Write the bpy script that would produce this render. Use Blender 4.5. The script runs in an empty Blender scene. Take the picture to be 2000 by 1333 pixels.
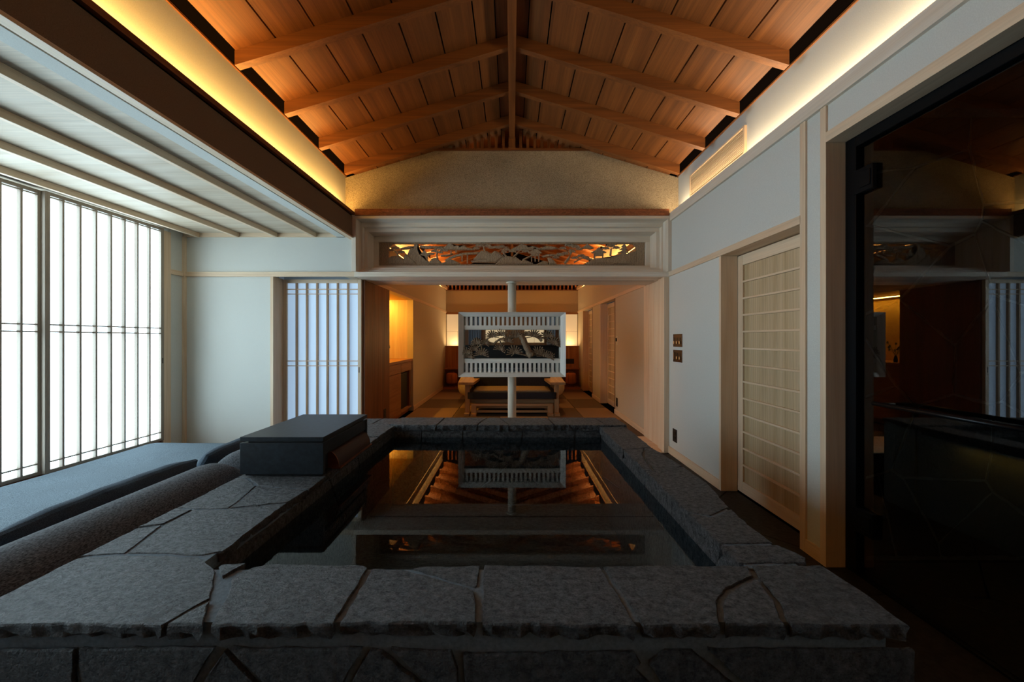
import bpy, bmesh, math, random
from mathutils import Vector, Matrix, noise

# ------------------------------------------------------------------ camera, world, light, exposure
SC = bpy.context.scene
COL = SC.collection
EYE = 1.37          # height of the lens above the floor (m)
FPX = 700.0         # focal length in pixels of a 2000 x 1333 frame
cam_d = bpy.data.cameras.new('camera')
cam_d.sensor_width = 36.0
cam_d.lens = FPX / 2000 * 36.0
cam_d.shift_y = -3.5 / 2000
cam_d.clip_start = 0.02
cam = bpy.data.objects.new('camera', cam_d)
cam.location = (0, 0, EYE)
cam.rotation_euler = (math.radians(90), 0, 0)
COL.objects.link(cam)
SC.camera = cam

SC.view_settings.view_transform = 'Standard'
SC.view_settings.look = 'None'
SC.view_settings.gamma = 1.0
SC.view_settings.use_curve_mapping = False
SC.view_settings.exposure = 0.0
SC.cycles.max_bounces = 10
SC.cycles.diffuse_bounces = 5
SC.cycles.glossy_bounces = 5
SC.cycles.transparent_max_bounces = 12
SC.cycles.caustics_reflective = False
SC.cycles.caustics_refractive = False
SC.cycles.sample_clamp_indirect = 4.0

world = bpy.data.worlds.new('overcast_sky')
SC.world = world
world.use_nodes = True
world.node_tree.nodes['Background'].inputs[0].default_value = (0.62, 0.80, 1.0, 1)
world.node_tree.nodes['Background'].inputs[1].default_value = 0.1

WARM = (1.0, 0.54, 0.13)
CREAM = (1.0, 0.74, 0.44)
EMBER = (1.0, 0.52, 0.15)
AMBER = (1.0, 0.50, 0.06)
PAPER_DAY = 10.0       # daylight coming through the paper windows
PAPER_FAR = 0.55

def area(name, loc, sx, sy, power, color, rot=(0, 0, 0), spread=None):
    d = bpy.data.lights.new(name, 'AREA')
    d.shape = 'RECTANGLE'
    d.size, d.size_y = sx, sy
    d.energy = power
    d.color = color
    if spread is not None:
        d.spread = spread
    o = bpy.data.objects.new(name, d)
    o.location = loc
    o.rotation_euler = rot
    COL.objects.link(o)
    return o

PI = math.pi
# LED lines lying in the two coves, shining up (bath room, then the tatami room)
area('cove_light_left', (-1.95, 0.37, 2.864), 0.04, 7.7, 80, WARM, (PI, 0, 0))
area('cove_light_right', (1.95, 0.37, 2.852), 0.04, 7.7, 48, CREAM, (PI, 0, 0))
area('cove_light_room_left', (-1.94, 7.4, 2.80), 0.05, 5.6, 130, EMBER, (PI, 0, 0))
area('cove_light_room_right', (1.94, 7.4, 2.80), 0.05, 5.6, 130, EMBER, (PI, 0, 0))
area('niche_light', (-2.47, 6.17, 2.10), 0.03, 1.3, 22, AMBER, (0, math.radians(-25), 0))
area('headboard_light', (0, 10.16, 1.17), 3.5, 0.04, 26, (1.0, 0.66, 0.30), (PI, 0, 0))
area('tub_plinth_light', (0.925, 1.75, 0.62), 0.012, 1.6, 1.0, AMBER)

def spot(name, loc, power, color, size, blend=0.6):
    d = bpy.data.lights.new(name, 'SPOT')
    d.energy = power
    d.color = color
    d.spot_size = math.radians(size)
    d.spot_blend = blend
    d.shadow_soft_size = 0.03
    o = bpy.data.objects.new(name, d)
    o.location = loc
    COL.objects.link(o)
for sx in (-0.8, 0.8):
    spot('ceiling_spot', (sx, 7.1, 3.45), 60, WARM, 65)

# ------------------------------------------------------------------ helpers
def srgb(h):
    h = h.lstrip('#')
    c = [int(h[i:i + 2], 16) / 255 for i in (0, 2, 4)]
    return tuple((v / 12.92 if v <= 0.04045 else ((v + 0.055) / 1.055) ** 2.4) for v in c) + (1.0,)

def px(x, Y):
    return (x - 1000) * Y / FPX
def pz(y, Y):
    return EYE + (663 - y) * Y / FPX
D1 = 4.32            # the wall between bath and tatami room
D2 = 10.3            # far wall of the tatami room
XW = 1.895           # side walls
XC = 2.006           # wall at the back of the coves
XL = -3.95           # paper window wall
Y0 = -3.6            # wall behind the photographer

MATS = {}
def new_mat(name):
    m = bpy.data.materials.new(name)
    m.use_nodes = True
    nt = m.node_tree
    b = nt.nodes['Principled BSDF']
    MATS[name] = m
    return m, nt, b

def coords(nt, scale=(1, 1, 1), rnd=True):
    tc = nt.nodes.new('ShaderNodeTexCoord')
    mp = nt.nodes.new('ShaderNodeMapping')
    mp.inputs['Scale'].default_value = scale
    if rnd:
        oi = nt.nodes.new('ShaderNodeObjectInfo')
        mul = nt.nodes.new('ShaderNodeMath'); mul.operation = 'MULTIPLY'
        mul.inputs[1].default_value = 17.3
        nt.links.new(oi.outputs['Random'], mul.inputs[0])
        add = nt.nodes.new('ShaderNodeVectorMath'); add.operation = 'ADD'
        nt.links.new(tc.outputs['Object'], add.inputs[0])
        nt.links.new(mul.outputs[0], add.inputs[1])
        nt.links.new(add.outputs[0], mp.inputs['Vector'])
    else:
        nt.links.new(tc.outputs['Object'], mp.inputs['Vector'])
    return mp.outputs['Vector']

def tex_noise(nt, vec, scale, detail=4, rough=0.55, dist=0.0):
    n = nt.nodes.new('ShaderNodeTexNoise')
    n.inputs['Scale'].default_value = scale
    n.inputs['Detail'].default_value = detail
    n.inputs['Roughness'].default_value = rough
    n.inputs['Distortion'].default_value = dist
    nt.links.new(vec, n.inputs['Vector'])
    return n.outputs['Fac']

def ramp(nt, fac, stops):
    r = nt.nodes.new('ShaderNodeValToRGB')
    e = r.color_ramp.elements
    while len(e) < len(stops):
        e.new(0.5)
    for k, (p, c) in enumerate(stops):
        e[k].position = p
        e[k].color = c
    nt.links.new(fac, r.inputs['Fac'])
    return r.outputs['Color']

def mixc(nt, a, b, fac, mode='MIX'):
    m = nt.nodes.new('ShaderNodeMix')
    m.data_type = 'RGBA'
    m.blend_type = mode
    for sock, v in ((m.inputs['Factor'], fac), (m.inputs['A'], a), (m.inputs['B'], b)):
        if hasattr(v, 'links'):
            nt.links.new(v, sock)
        else:
            sock.default_value = v
    return m.outputs['Result']

def bump(nt, b, h, strength, dist=0.01):
    n = nt.nodes.new('ShaderNodeBump')
    n.inputs['Strength'].default_value = strength
    n.inputs['Distance'].default_value = dist
    nt.links.new(h, n.inputs['Height'])
    nt.links.new(n.outputs['Normal'], b.inputs['Normal'])

def wood(name, c1, c2, axis, rough=0.5, fine=0.35, across=9.0, along=0.5, tone=0.12, rnd=True):
    m, nt, b = new_mat(name)
    s = [across] * 3; s[axis] = along
    s2 = [130.0] * 3; s2[axis] = 2.2
    v = coords(nt, s, rnd); v2 = coords(nt, s2, rnd)
    n1 = tex_noise(nt, v, 1.0, 5, 0.6, 0.8)
    n2 = tex_noise(nt, v2, 1.0, 3, 0.6)
    base = ramp(nt, n1, [(0.30, srgb(c2)), (0.66, srgb(c1))])
    g = ramp(nt, n2, [(0.30, (1 - fine,) * 3 + (1,)), (0.62, (1, 1, 1, 1))])
    c = mixc(nt, base, g, 1.0, 'MULTIPLY')
    oi = nt.nodes.new('ShaderNodeObjectInfo')
    t = ramp(nt, oi.outputs['Random'], [(0, (1 - tone,) * 3 + (1,)), (1, (1, 1, 1, 1))])
    c = mixc(nt, c, t, 1.0, 'MULTIPLY')
    nt.links.new(c, b.inputs['Base Color'])
    b.inputs['Roughness'].default_value = rough
    bump(nt, b, n2, 0.12, 0.004)
    return m

for ax, sfx in enumerate('xyz'):
    wood('hinoki_' + sfx, '#E6D0B4', '#D6B591', ax, 0.5, 0.12, tone=0.06)
    wood('grey_timber_' + sfx, '#EFE6D8', '#E0CFB7', ax, 0.55, 0.12, tone=0.06)
    wood('window_timber_' + sfx, '#A4988A', '#8E8070', ax, 0.6, 0.14)
    wood('cedar_' + sfx, '#985D2C', '#6C3E1B', ax, 0.5, 0.26, 10.0, 0.35, 0.16)
    wood('walnut_' + sfx, '#8B5330', '#673718', ax, 0.5, 0.3)
    wood('warm_oak_' + sfx, '#B97F4C', '#95592C', ax, 0.5, 0.28)
wood('screen_timber_x', '#EEE8DD', '#E0D6C7', 0, 0.55, 0.18)
wood('screen_timber_z', '#EEE8DD', '#E0D6C7', 2, 0.55, 0.18)
wood('rust_board', '#A2623C', '#6F3F22', 0, 0.9, 0.4, 60, 30)
wood('door_panel', '#D2BB99', '#B29870', 2, 0.5, 0.3, 16.0, 0.6, 0.0, False)
wood('alcove_board', '#DACDB8', '#C2AE93', 0, 0.5, 0.2, 9, 0.8)

def plain(name, col, rough=0.6, metal=0.0, spec=0.5):
    m, nt, b = new_mat(name)
    b.inputs['Base Color'].default_value = srgb(col)
    b.inputs['Roughness'].default_value = rough
    b.inputs['Metallic'].default_value = metal
    b.inputs['Specular IOR Level'].default_value = spec
    return m

def speckle(name, c1, c2, scale, rough=0.85, bstr=0.3, bdist=0.004, lo=0.35, hi=0.65, big=None, spec=0.3, stretch=(1, 1, 1)):
    m, nt, b = new_mat(name)
    v = coords(nt, stretch)
    n = tex_noise(nt, v, scale, 5, 0.6)
    c = ramp(nt, n, [(lo, srgb(c1)), (hi, srgb(c2))])
    if big:
        nb = tex_noise(nt, v, big, 3, 0.5)
        t = ramp(nt, nb, [(0.3, (0.82, 0.82, 0.82, 1)), (0.7, (1, 1, 1, 1))])
        c = mixc(nt, c, t, 1.0, 'MULTIPLY')
    nt.links.new(c, b.inputs['Base Color'])
    b.inputs['Roughness'].default_value = rough
    b.inputs['Specular IOR Level'].default_value = spec
    bump(nt, b, n, bstr, bdist)
    return m

speckle('wall_paper', '#C6C7C1', '#D1D2CC', 220, 0.9, 0.12, 0.002)
speckle('room_plaster', '#BDB09A', '#C8BCA6', 200, 0.9, 0.12, 0.002)
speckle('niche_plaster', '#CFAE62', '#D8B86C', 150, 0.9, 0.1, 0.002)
speckle('rough_plaster', '#84745E', '#C2B093', 115, 0.95, 1.0, 0.012, 0.30, 0.55, big=3.0)
speckle('mattress_cloth', '#47545E', '#75838D', 210, 0.95, 0.5, 0.005, 0.38, 0.62, big=2)
speckle('bolster_cloth', '#26282B', '#70747A', 170, 0.95, 0.35, 0.004, 0.36, 0.66, stretch=(1.6, 0.7, 1.6))
speckle('cushion_cloth', '#27323D', '#465462', 300, 0.95, 0.25, 0.003)
speckle('sofa_cloth', '#1C1C20', '#33323a', 150, 0.95, 0.3, 0.004)
speckle('lit_sofa_cloth', '#6B5B46', '#8F7B5F', 200, 0.95, 0.3, 0.004)  # sofa cloth as it looks under light, painted as a browner colour
speckle('rug_cloth', '#17161a', '#28262a', 200, 0.95, 0.3, 0.004)
speckle('duvet_cloth', '#CDBE9F', '#DDCFB0', 20, 0.9, 0.1, 0.01)
speckle('mortar', '#62727D', '#788894', 90, 0.8, 0.3, 0.004)
speckle('tatami_light', '#80664E', '#8F745A', 240, 0.8, 0.3, 0.003, stretch=(0.15, 2, 1))
speckle('tatami_dark', '#574536', '#675341', 240, 0.8, 0.3, 0.003, stretch=(2, 0.15, 1))
speckle('box_stone', '#19222A', '#27323B', 40, 0.42, 0.08, 0.002, big=5, spec=0.5)
speckle('curtain_cloth', '#8E99A6', '#A3AEBA', 60, 0.9, 0.1, 0.003)
speckle('floor_stone', '#1E1D1C', '#333130', 35, 0.55, 0.5, 0.006, big=2)
speckle('shower_stone', '#1B1C1D', '#2B2C2C', 30, 0.5, 0.5, 0.006, big=2)
speckle('shower_mortar', '#717575', '#858989', 60, 0.9, 0.3, 0.004)
wood('ash_x', '#B9946C', '#9A7650', 0)
wood('ash_y', '#B9946C', '#9A7650', 1)
wood('ash_z', '#B9946C', '#9A7650', 2)
speckle('bulkhead_paper', '#6F5A48', '#7C6653', 200, 0.9, 0.12, 0.002)
plain('bronze', '#4A2E1E', 0.38, 0.7)
plain('bronze_light', '#B98A5A', 0.35, 0.8)
plain('black_metal', '#101317', 0.35, 0.6)
plain('black_plastic', '#0B0B0C', 0.5)
plain('dark_gap', '#0A0706', 1.0, 0.0, 0.0)
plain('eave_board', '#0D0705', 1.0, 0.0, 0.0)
plain('soft_white', '#DED6C4', 0.8)
plain('lantern_shell', '#B4703A', 0.6)
plain('leaf', '#4C6B33', 0.6)
plain('pull', '#2A211A', 0.5, 0.5)

def stone_mat(name, c1, c2, rough):
    m, nt, b = new_mat(name)
    v = coords(nt, (1.0, 1.5, 1.0))
    n1 = tex_noise(nt, v, 48, 8, 0.7, 0.0)
    n2 = tex_noise(nt, v, 170, 4, 0.6)
    n3 = tex_noise(nt, v, 5, 3, 0.5)
    add = nt.nodes.new('ShaderNodeMath'); add.operation = 'MULTIPLY_ADD'
    add.inputs[1].default_value = 0.45
    nt.links.new(n2, add.inputs[0]); nt.links.new(n1, add.inputs[2])
    c = ramp(nt, add.outputs[0], [(0.56, srgb(c1)), (0.93, srgb(c2))])
    t = ramp(nt, n3, [(0.3, (0.78, 0.78, 0.78, 1)), (0.7, (1, 1, 1, 1))])
    c = mixc(nt, c, t, 1.0, 'MULTIPLY')
    nt.links.new(c, b.inputs['Base Color'])
    b.inputs['Roughness'].default_value = rough
    b.inputs['Specular IOR Level'].default_value = 0.45
    bump(nt, b, add.outputs[0], 1.0, 0.06)
    return m
stone_mat('slate', '#34363A', '#939597', 0.58)

def carved(name, c1, c2):
    m, nt, b = new_mat(name)
    v = coords(nt, (1, 1, 1))
    w = nt.nodes.new('ShaderNodeTexWave')
    w.inputs['Scale'].default_value = 16
    w.inputs['Distortion'].default_value = 6
    w.inputs['Detail'].default_value = 4
    w.inputs['Detail Scale'].default_value = 2.5
    nt.links.new(v, w.inputs['Vector'])
    c = ramp(nt, w.outputs['Fac'], [(0.1, srgb(c2)), (0.7, srgb(c1))])
    nt.links.new(c, b.inputs['Base Color'])
    b.inputs['Roughness'].default_value = 0.7
    bump(nt, b, w.outputs['Fac'], 0.35, 0.010)
carved('carving_wood', '#A89176', '#8A755E')
carved('pine_carving', '#8E7254', '#6A533D')

m, nt, b = new_mat('copper')
v = coords(nt)
n = tex_noise(nt, v, 18, 4)
nt.links.new(ramp(nt, n, [(0.3, srgb('#8A4A30')), (0.7, srgb('#B5704F'))]), b.inputs['Base Color'])
b.inputs['Metallic'].default_value = 0.85
b.inputs['Roughness'].default_value = 0.38

plain('shaded_copper', '#3A2018', 0.55, 0.3)  # copper darkened in its colour for the dark surroundings it mirrors
def glow_mat(name, col, strength, base='#E9EEF0'):
    m, nt, b = new_mat(name)
    b.inputs['Base Color'].default_value = srgb(base)
    b.inputs['Roughness'].default_value = 0.9
    b.inputs['Emission Color'].default_value = col
    b.inputs['Emission Strength'].default_value = strength
    return m
glow_mat('window_paper', (0.67, 0.88, 1.0, 1), PAPER_DAY * 0.68, '#9FB0B8')
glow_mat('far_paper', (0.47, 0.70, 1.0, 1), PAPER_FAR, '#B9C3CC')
glow_mat('headboard_paper', (1.0, 0.70, 0.36, 1), 0.40, '#D9CDB4')
glow_mat('rear_glow_paper', (1.0, 0.72, 0.40, 1), 0.75, '#C9B48C')

def clear_mat(name, tint, ior, rough=0.0):
    m = bpy.data.materials.new(name)
    m.use_nodes = True
    MATS[name] = m
    nt = m.node_tree
    nt.nodes.clear()
    out = nt.nodes.new('ShaderNodeOutputMaterial')
    mix = nt.nodes.new('ShaderNodeMixShader')
    tr = nt.nodes.new('ShaderNodeBsdfTransparent')
    gl = nt.nodes.new('ShaderNodeBsdfGlossy')
    fr = nt.nodes.new('ShaderNodeFresnel')
    fr.inputs['IOR'].default_value = ior
    tr.inputs['Color'].default_value = tint
    gl.inputs['Roughness'].default_value = rough
    gl.inputs['Color'].default_value = (1, 1, 1, 1)
    geo = nt.nodes.new('ShaderNodeNewGeometry')
    inv = nt.nodes.new('ShaderNodeMath'); inv.operation = 'SUBTRACT'
    inv.inputs[0].default_value = 1.0
    nt.links.new(geo.outputs['Backfacing'], inv.inputs[1])
    mul = nt.nodes.new('ShaderNodeMath'); mul.operation = 'MULTIPLY'
    nt.links.new(fr.outputs[0], mul.inputs[0]); nt.links.new(inv.outputs[0], mul.inputs[1])
    nt.links.new(mul.outputs[0], mix.inputs[0])
    nt.links.new(tr.outputs[0], mix.inputs[1])
    nt.links.new(gl.outputs[0], mix.inputs[2])
    nt.links.new(mix.outputs[0], out.inputs['Surface'])
    return m
clear_mat('water_surface', (0.42, 0.50, 0.54, 1), 1.33)
clear_mat('dark_glass', (0.70, 0.74, 0.76, 1), 1.95)
plain('mirror', '#D8DCDD', 0.02, 1.0)

# ---- objects
WL = {}
def wl(o):
    return WL.get(o.name, Vector((0, 0, 0)))

def tag(o, label=None, cat=None, group=None, kind=None):
    if label: o['label'] = label
    if cat: o['category'] = cat
    if group: o['group'] = group
    if kind: o['kind'] = kind
    return o

def link(o, world_loc, parent):
    COL.objects.link(o)
    w = Vector(world_loc)
    if parent is not None:
        o.parent = parent
        o.location = w - wl(parent)
    else:
        o.location = w
    WL[o.name] = w
    return o

def empty(name, loc, label=None, cat=None, group=None, kind=None, parent=None):
    o = bpy.data.objects.new(name, None)
    o.empty_display_size = 0.1
    link(o, loc, parent)
    return tag(o, label, cat, group, kind)

def structure(name, loc=(0, 0, 0), label=None):
    return empty(name, loc, label, None, None, 'structure')

class MB:
    """collects geometry in world coordinates"""
    def __init__(self):
        self.bm = bmesh.new()
    def box(self, x0, x1, y0, y1, z0, z1):
        vs = [self.bm.verts.new((x, y, z)) for x in (x0, x1) for y in (y0, y1) for z in (z0, z1)]
        for f in ((0, 1, 3, 2), (4, 6, 7, 5), (0, 4, 5, 1), (2, 3, 7, 6), (0, 2, 6, 4), (1, 5, 7, 3)):
            self.bm.faces.new([vs[i] for i in f])
        return self
    def prism(self, pts, axis, a, b):
        """polygon pts in the two remaining axes extruded along axis from a to b"""
        def P(p, t):
            if axis == 1: return (p[0], t, p[1])
            if axis == 0: return (t, p[0], p[1])
            return (p[0], p[1], t)
        lo = [self.bm.verts.new(P(p, a)) for p in pts]
        hi = [self.bm.verts.new(P(p, b)) for p in pts]
        n = len(pts)
        self.bm.faces.new(lo); self.bm.faces.new(hi[::-1])
        for i in range(n):
            self.bm.faces.new((lo[i], hi[i], hi[(i + 1) % n], lo[(i + 1) % n]))
        return self
    def tube(self, pts, radii, seg=8, cap=True):
        pts = [Vector(p) for p in pts]
        if not hasattr(radii, '__len__'): radii = [radii] * len(pts)
        rings = []
        for i, p in enumerate(pts):
            d = (pts[min(i + 1, len(pts) - 1)] - pts[max(i - 1, 0)]).normalized()
            up = Vector((0, 0, 1)) if abs(d.z) < 0.9 else Vector((1, 0, 0))
            u = d.cross(up).normalized(); w = u.cross(d)
            rings.append([self.bm.verts.new(p + (u * math.cos(2 * PI * k / seg) + w * math.sin(2 * PI * k / seg)) * radii[i]) for k in range(seg)])
        for a, b in zip(rings, rings[1:]):
            for k in range(seg):
                self.bm.faces.new((a[k], a[(k + 1) % seg], b[(k + 1) % seg], b[k]))
        if cap:
            self.bm.faces.new(rings[0][::-1]); self.bm.faces.new(rings[-1])
        return self
    def lathe(self, prof, cx, cy, seg=20):
        rings = []
        for r, z in prof:
            rings.append([self.bm.verts.new((cx + r * math.cos(2 * PI * k / seg), cy + r * math.sin(2 * PI * k / seg), z)) for k in range(seg)])
        for a, b in zip(rings, rings[1:]):
            for k in range(seg):
                self.bm.faces.new((a[k], a[(k + 1) % seg], b[(k + 1) % seg], b[k]))
        self.bm.faces.new(rings[0][::-1]); self.bm.faces.new(rings[-1])
        return self
    def ball(self, c, r, sub=1, squash=(1, 1, 1)):
        mtx = Matrix.Translation(c) @ Matrix.Diagonal((squash[0], squash[1], squash[2], 1))
        bmesh.ops.create_icosphere(self.bm, subdivisions=sub, radius=r, matrix=mtx)
        return self
    def bevel(self, w, seg=2):
        bmesh.ops.bevel(self.bm, geom=list(self.bm.edges), offset=w, segments=seg, profile=0.6, affect='EDGES', clamp_overlap=True)
        return self
    def obj(self, name, mat, parent=None, smooth=False, origin=None):
        bm = self.bm
        bmesh.ops.recalc_face_normals(bm, faces=bm.faces)
        co = [v.co for v in bm.verts]
        lo = Vector((min(c.x for c in co), min(c.y for c in co), min(c.z for c in co)))
        hi = Vector((max(c.x for c in co), max(c.y for c in co), max(c.z for c in co)))
        c = Vector(origin) if origin else Vector(((lo.x + hi.x) / 2, (lo.y + hi.y) / 2, lo.z))
        for v in bm.verts: v.co -= c
        me = bpy.data.meshes.new(name)
        bm.to_mesh(me); bm.free()
        me.materials.append(MATS[mat])
        if smooth:
            me.polygons.foreach_set('use_smooth', [True] * len(me.polygons))
        return link(bpy.data.objects.new(name, me), c, parent)

CACHE = {}
def bx(name, mat, x0, x1, y0, y1, z0, z1, parent=None, bev=0.0, label=None):
    """a box piece; alike boxes share their mesh"""
    d = (round(x1 - x0, 4), round(y1 - y0, 4), round(z1 - z0, 4))
    key = (d, mat, bev)
    if key not in CACHE:
        mb = MB().box(-d[0] / 2, d[0] / 2, -d[1] / 2, d[1] / 2, 0, d[2])
        if bev: mb.bevel(bev, 1)
        bmesh.ops.recalc_face_normals(mb.bm, faces=mb.bm.faces)
        me = bpy.data.meshes.new(name)
        mb.bm.to_mesh(me); mb.bm.free()
        me.materials.append(MATS[mat])
        CACHE[key] = me
    o = bpy.data.objects.new(name, CACHE[key])
    link(o, ((x0 + x1) / 2, (y0 + y1) / 2, z0), parent)
    if label: o['label'] = label
    return o

def struct_box(name, mat, dims, label, bev=0.0):
    o = bx(name, mat, *dims, bev=bev)
    return tag(o, label, kind='structure')

def copy_tree(o, loc, label=None):
    c = o.copy(); COL.objects.link(c); c.location = loc
    if label: c['label'] = label
    WL[c.name] = Vector(loc)
    for ch in list(o.children):
        k = ch.copy(); COL.objects.link(k); k.parent = c
        for g in list(ch.children):
            d = g.copy(); COL.objects.link(d); d.parent = k
    return c

# ---- stone slabs with broken edges
def shoelace(p):
    return sum(p[i][0] * p[(i + 1) % len(p)][1] - p[(i + 1) % len(p)][0] * p[i][1] for i in range(len(p))) / 2

def inset(poly, d):
    if shoelace(poly) < 0: poly = poly[::-1]
    n = len(poly); out = []
    for i in range(n):
        p0, p1, p2 = Vector(poly[i - 1]), Vector(poly[i]), Vector(poly[(i + 1) % n])
        e1 = (p1 - p0).normalized(); e2 = (p2 - p1).normalized()
        n1 = Vector((-e1.y, e1.x)); n2 = Vector((-e2.y, e2.x))
        bis = n1 + n2
        k = bis.length
        if k < 1e-4: out.append(p1 + n1 * d); continue
        bis /= k
        q = d / max(0.35, bis.dot(n1))
        out.append(p1 + bis * q)
    return [tuple(v) for v in out]

def stone(name, poly, frame, top, thick, parent, mat='slate', gap=0.005, step=0.03, jit=0.003, rough=0.006, seed=0, smooth=False):
    """frame(u, v, h) -> world point; slab from height top-thick to top"""
    rnd = random.Random(seed * 7919 + len(poly))
    p = inset(poly, gap)
    ring = []
    for i in range(len(p)):
        a, b2 = Vector(p[i]), Vector(p[(i + 1) % len(p)])
        L = (b2 - a).length
        k = max(1, int(L / step))
        d = (b2 - a) / max(L, 1e-6); nrm = Vector((-d.y, d.x))
        for j in range(k):
            q = a + (b2 - a) * (j / k)
            if j: q = q + nrm * rnd.uniform(-jit, jit)
            ring.append((q, nrm))
    mb = MB(); bm = mb.bm
    def vert(q, h): return bm.verts.new(frame(q.x, q.y, h))
    r0 = [vert(q + nn * 0.0025, top + rnd.uniform(-0.001, 0.001)) for q, nn in ring]
    r1 = [vert(q - nn * rnd.uniform(-0.001, 0.002), top - 0.0035 - rnd.uniform(0, 0.002)) for q, nn in ring]
    r2 = [vert(q + nn * rnd.uniform(-rough * 0.4, rough), top - thick * rnd.uniform(0.45, 0.7)) for q, nn in ring]
    r3 = [vert(q + nn * rnd.uniform(0, rough * 1.6), top - thick) for q, nn in ring]
    n = len(ring)
    bm.faces.new(r0)
    for a, b2 in ((r0, r1), (r1, r2), (r2, r3)):
        for k in range(n):
            bm.faces.new((a[k], b2[k], b2[(k + 1) % n], a[(k + 1) % n]))
    bm.faces.new(r3[::-1])
    bmesh.ops.triangulate(bm, faces=[f for f in bm.faces if len(f.verts) > 4])
    return mb.obj(name, mat, parent)

def voronoi(u0, u1, v0, v1, n, seed, relax=2):
    rnd = random.Random(seed)
    pts = [Vector((rnd.uniform(u0, u1), rnd.uniform(v0, v1))) for _ in range(n)]
    cells = []
    for it in range(relax + 1):
        cells = []
        for i, p in enumerate(pts):
            poly = [Vector(q) for q in ((u0, v0), (u1, v0), (u1, v1), (u0, v1))]
            for j, q in enumerate(pts):
                if i == j or not poly: continue
                m = (p + q) / 2; d = q - p
                out = []
                for k in range(len(poly)):
                    a, b2 = poly[k], poly[(k + 1) % len(poly)]
                    sa, sb = (a - m).dot(d), (b2 - m).dot(d)
                    if sa <= 0: out.append(a)
                    if sa * sb < 0: out.append(a + (b2 - a) * (sa / (sa - sb)))
                poly = out
            cells.append(poly)
        if it < relax:
            pts = [p * 0.45 + (sum(c, Vector((0, 0))) / len(c)) * 0.55 for p, c in zip(pts, cells)]
    return [[tuple(v) for v in c] for c in cells if len(c) > 2 and abs(shoelace([tuple(v) for v in c])) > 1e-3]

# ------------------------------------------------------------------ the shell: floors
fl = structure('floor', (1.3, 2.0, 0), 'dark stone paving beside the raised tub')
bx('floor_bed', 'dark_gap', -4.2, 3.7, Y0, D1 + 0.02, -0.10, -0.012, fl)
for k, c in enumerate(voronoi(0.85, 2.03, 0.1, 4.28, 12, 5)):
    stone('slab', c, lambda u, v, h: (u, v, h), 0.0, 0.012, fl, 'floor_stone', 0.004, 0.08, 0.002, 0.002, k)
for k, c in enumerate(voronoi(2.065, 3.4, 0.1, 2.2, 6, 8)):
    stone('slab', c, lambda u, v, h: (u, v, h), 0.0, 0.012, fl, 'floor_stone', 0.004, 0.08, 0.002, 0.002, 40 + k)
bx('bench_platform', 'walnut_y', XL + 0.02, -1.42, Y0, 4.30, -0.012, 0.045, fl)

fr_ = structure('floor_tatami', (0, 7, 0), 'tatami mats in alternating tones covering the inner room floor')
bx('floor_bed', 'dark_gap', -2.7, 2.3, D1 + 0.02, D2 + 0.1, -0.10, -0.03, fr_)
rows = [5.06, 6.1, 7.15, 8.2, 9.25, 10.28]
cols = [-1.88, -1.05, -0.21, 0.63, 1.25, 1.88]
for i in range(5):
    for j in range(5):
        bx('tatami_mat', 'tatami_light' if (i + j) % 2 else 'tatami_dark', cols[j] + 0.003, cols[j + 1] - 0.003, rows[i] + 0.003, rows[i + 1] - 0.003, -0.03, 0.0, fr_, 0.004)
struct_box('trim_sill', 'hinoki_x', (-1.885, 1.885, D1 + 0.02, 5.055, -0.03, 0.0), 'pale wooden threshold between bath and tatami room')
gr = empty('floor_slot_grille', (0.35, 5.0, 0.0), 'slim slotted wooden grille let into the threshold behind the white post', 'grille')
for k in range(28):
    bx('slat', 'warm_oak_x', 0.03 + k * 0.024, 0.043 + k * 0.024, 4.955, 5.045, 0.0, 0.012, gr)

# ------------------------------------------------------------------ walls
def wallbox(name, mat, dims, label):
    return struct_box(name, mat, dims, label)

# far-left alcove wall and the strip above the paper door
wallbox('wall_front_left', 'wall_paper', (XL - 0.1, -2.885, D1, D1 + 0.12, 0, 2.63), 'pale grey-green papered wall left of the paper sliding door')
wallbox('wall_front_left_upper', 'wall_paper', (-2.885, -1.90, D1, D1 + 0.12, 2.15, 2.63), 'pale grey-green wall strip above the paper sliding door')
# left window wall: the pieces that are not window
wallbox('wall_left', 'wall_paper', (XL - 0.12, XL, 4.13, D1, 0, 2.65), 'narrow shaded return wall beside the big paper window')
wallbox('wall_left_sill', 'walnut_y', (XL - 0.12, XL, -0.06, 4.13, 0, 0.23), 'low sill under the big paper window')
wallbox('wall_left_rear', 'wall_paper', (XL - 0.12, XL, Y0, -0.06, 0.0, 2.65), 'papered wall behind the last paper window panel')
# right wall
wallbox('wall_right', 'wall_paper', (XW, XC, 3.262, D1, 0, 2.78), 'pale papered wall with the bronze switches')
wallbox('wall_right_upper', 'wall_paper', (XW, XC, 2.34, 3.262, 2.15, 2.78), 'pale papered wall above the ribbed wooden door')
wallbox('wall_right_pier', 'wall_paper', (XW, XC, 2.19, 2.34, 0, 2.78), 'narrow papered pier between ribbed door and glass door')
wallbox('wall_right_over_glass', 'wall_paper', (XW, XC, -0.25, 2.19, 2.60, 2.78), 'papered strip above the glass shower door')
wallbox('wall_right_rear', 'wall_paper', (XW, XC, Y0, -0.25, 0, 2.78), 'papered wall behind the glass door')
wallbox('wall_right_light_stop', 'wall_paper', (2.12, 2.2, 2.45, D1, 0, 2.8), 'unseen wall added behind the ribbed door to block stray light')  # added out of view to keep light from leaking round the door
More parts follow.
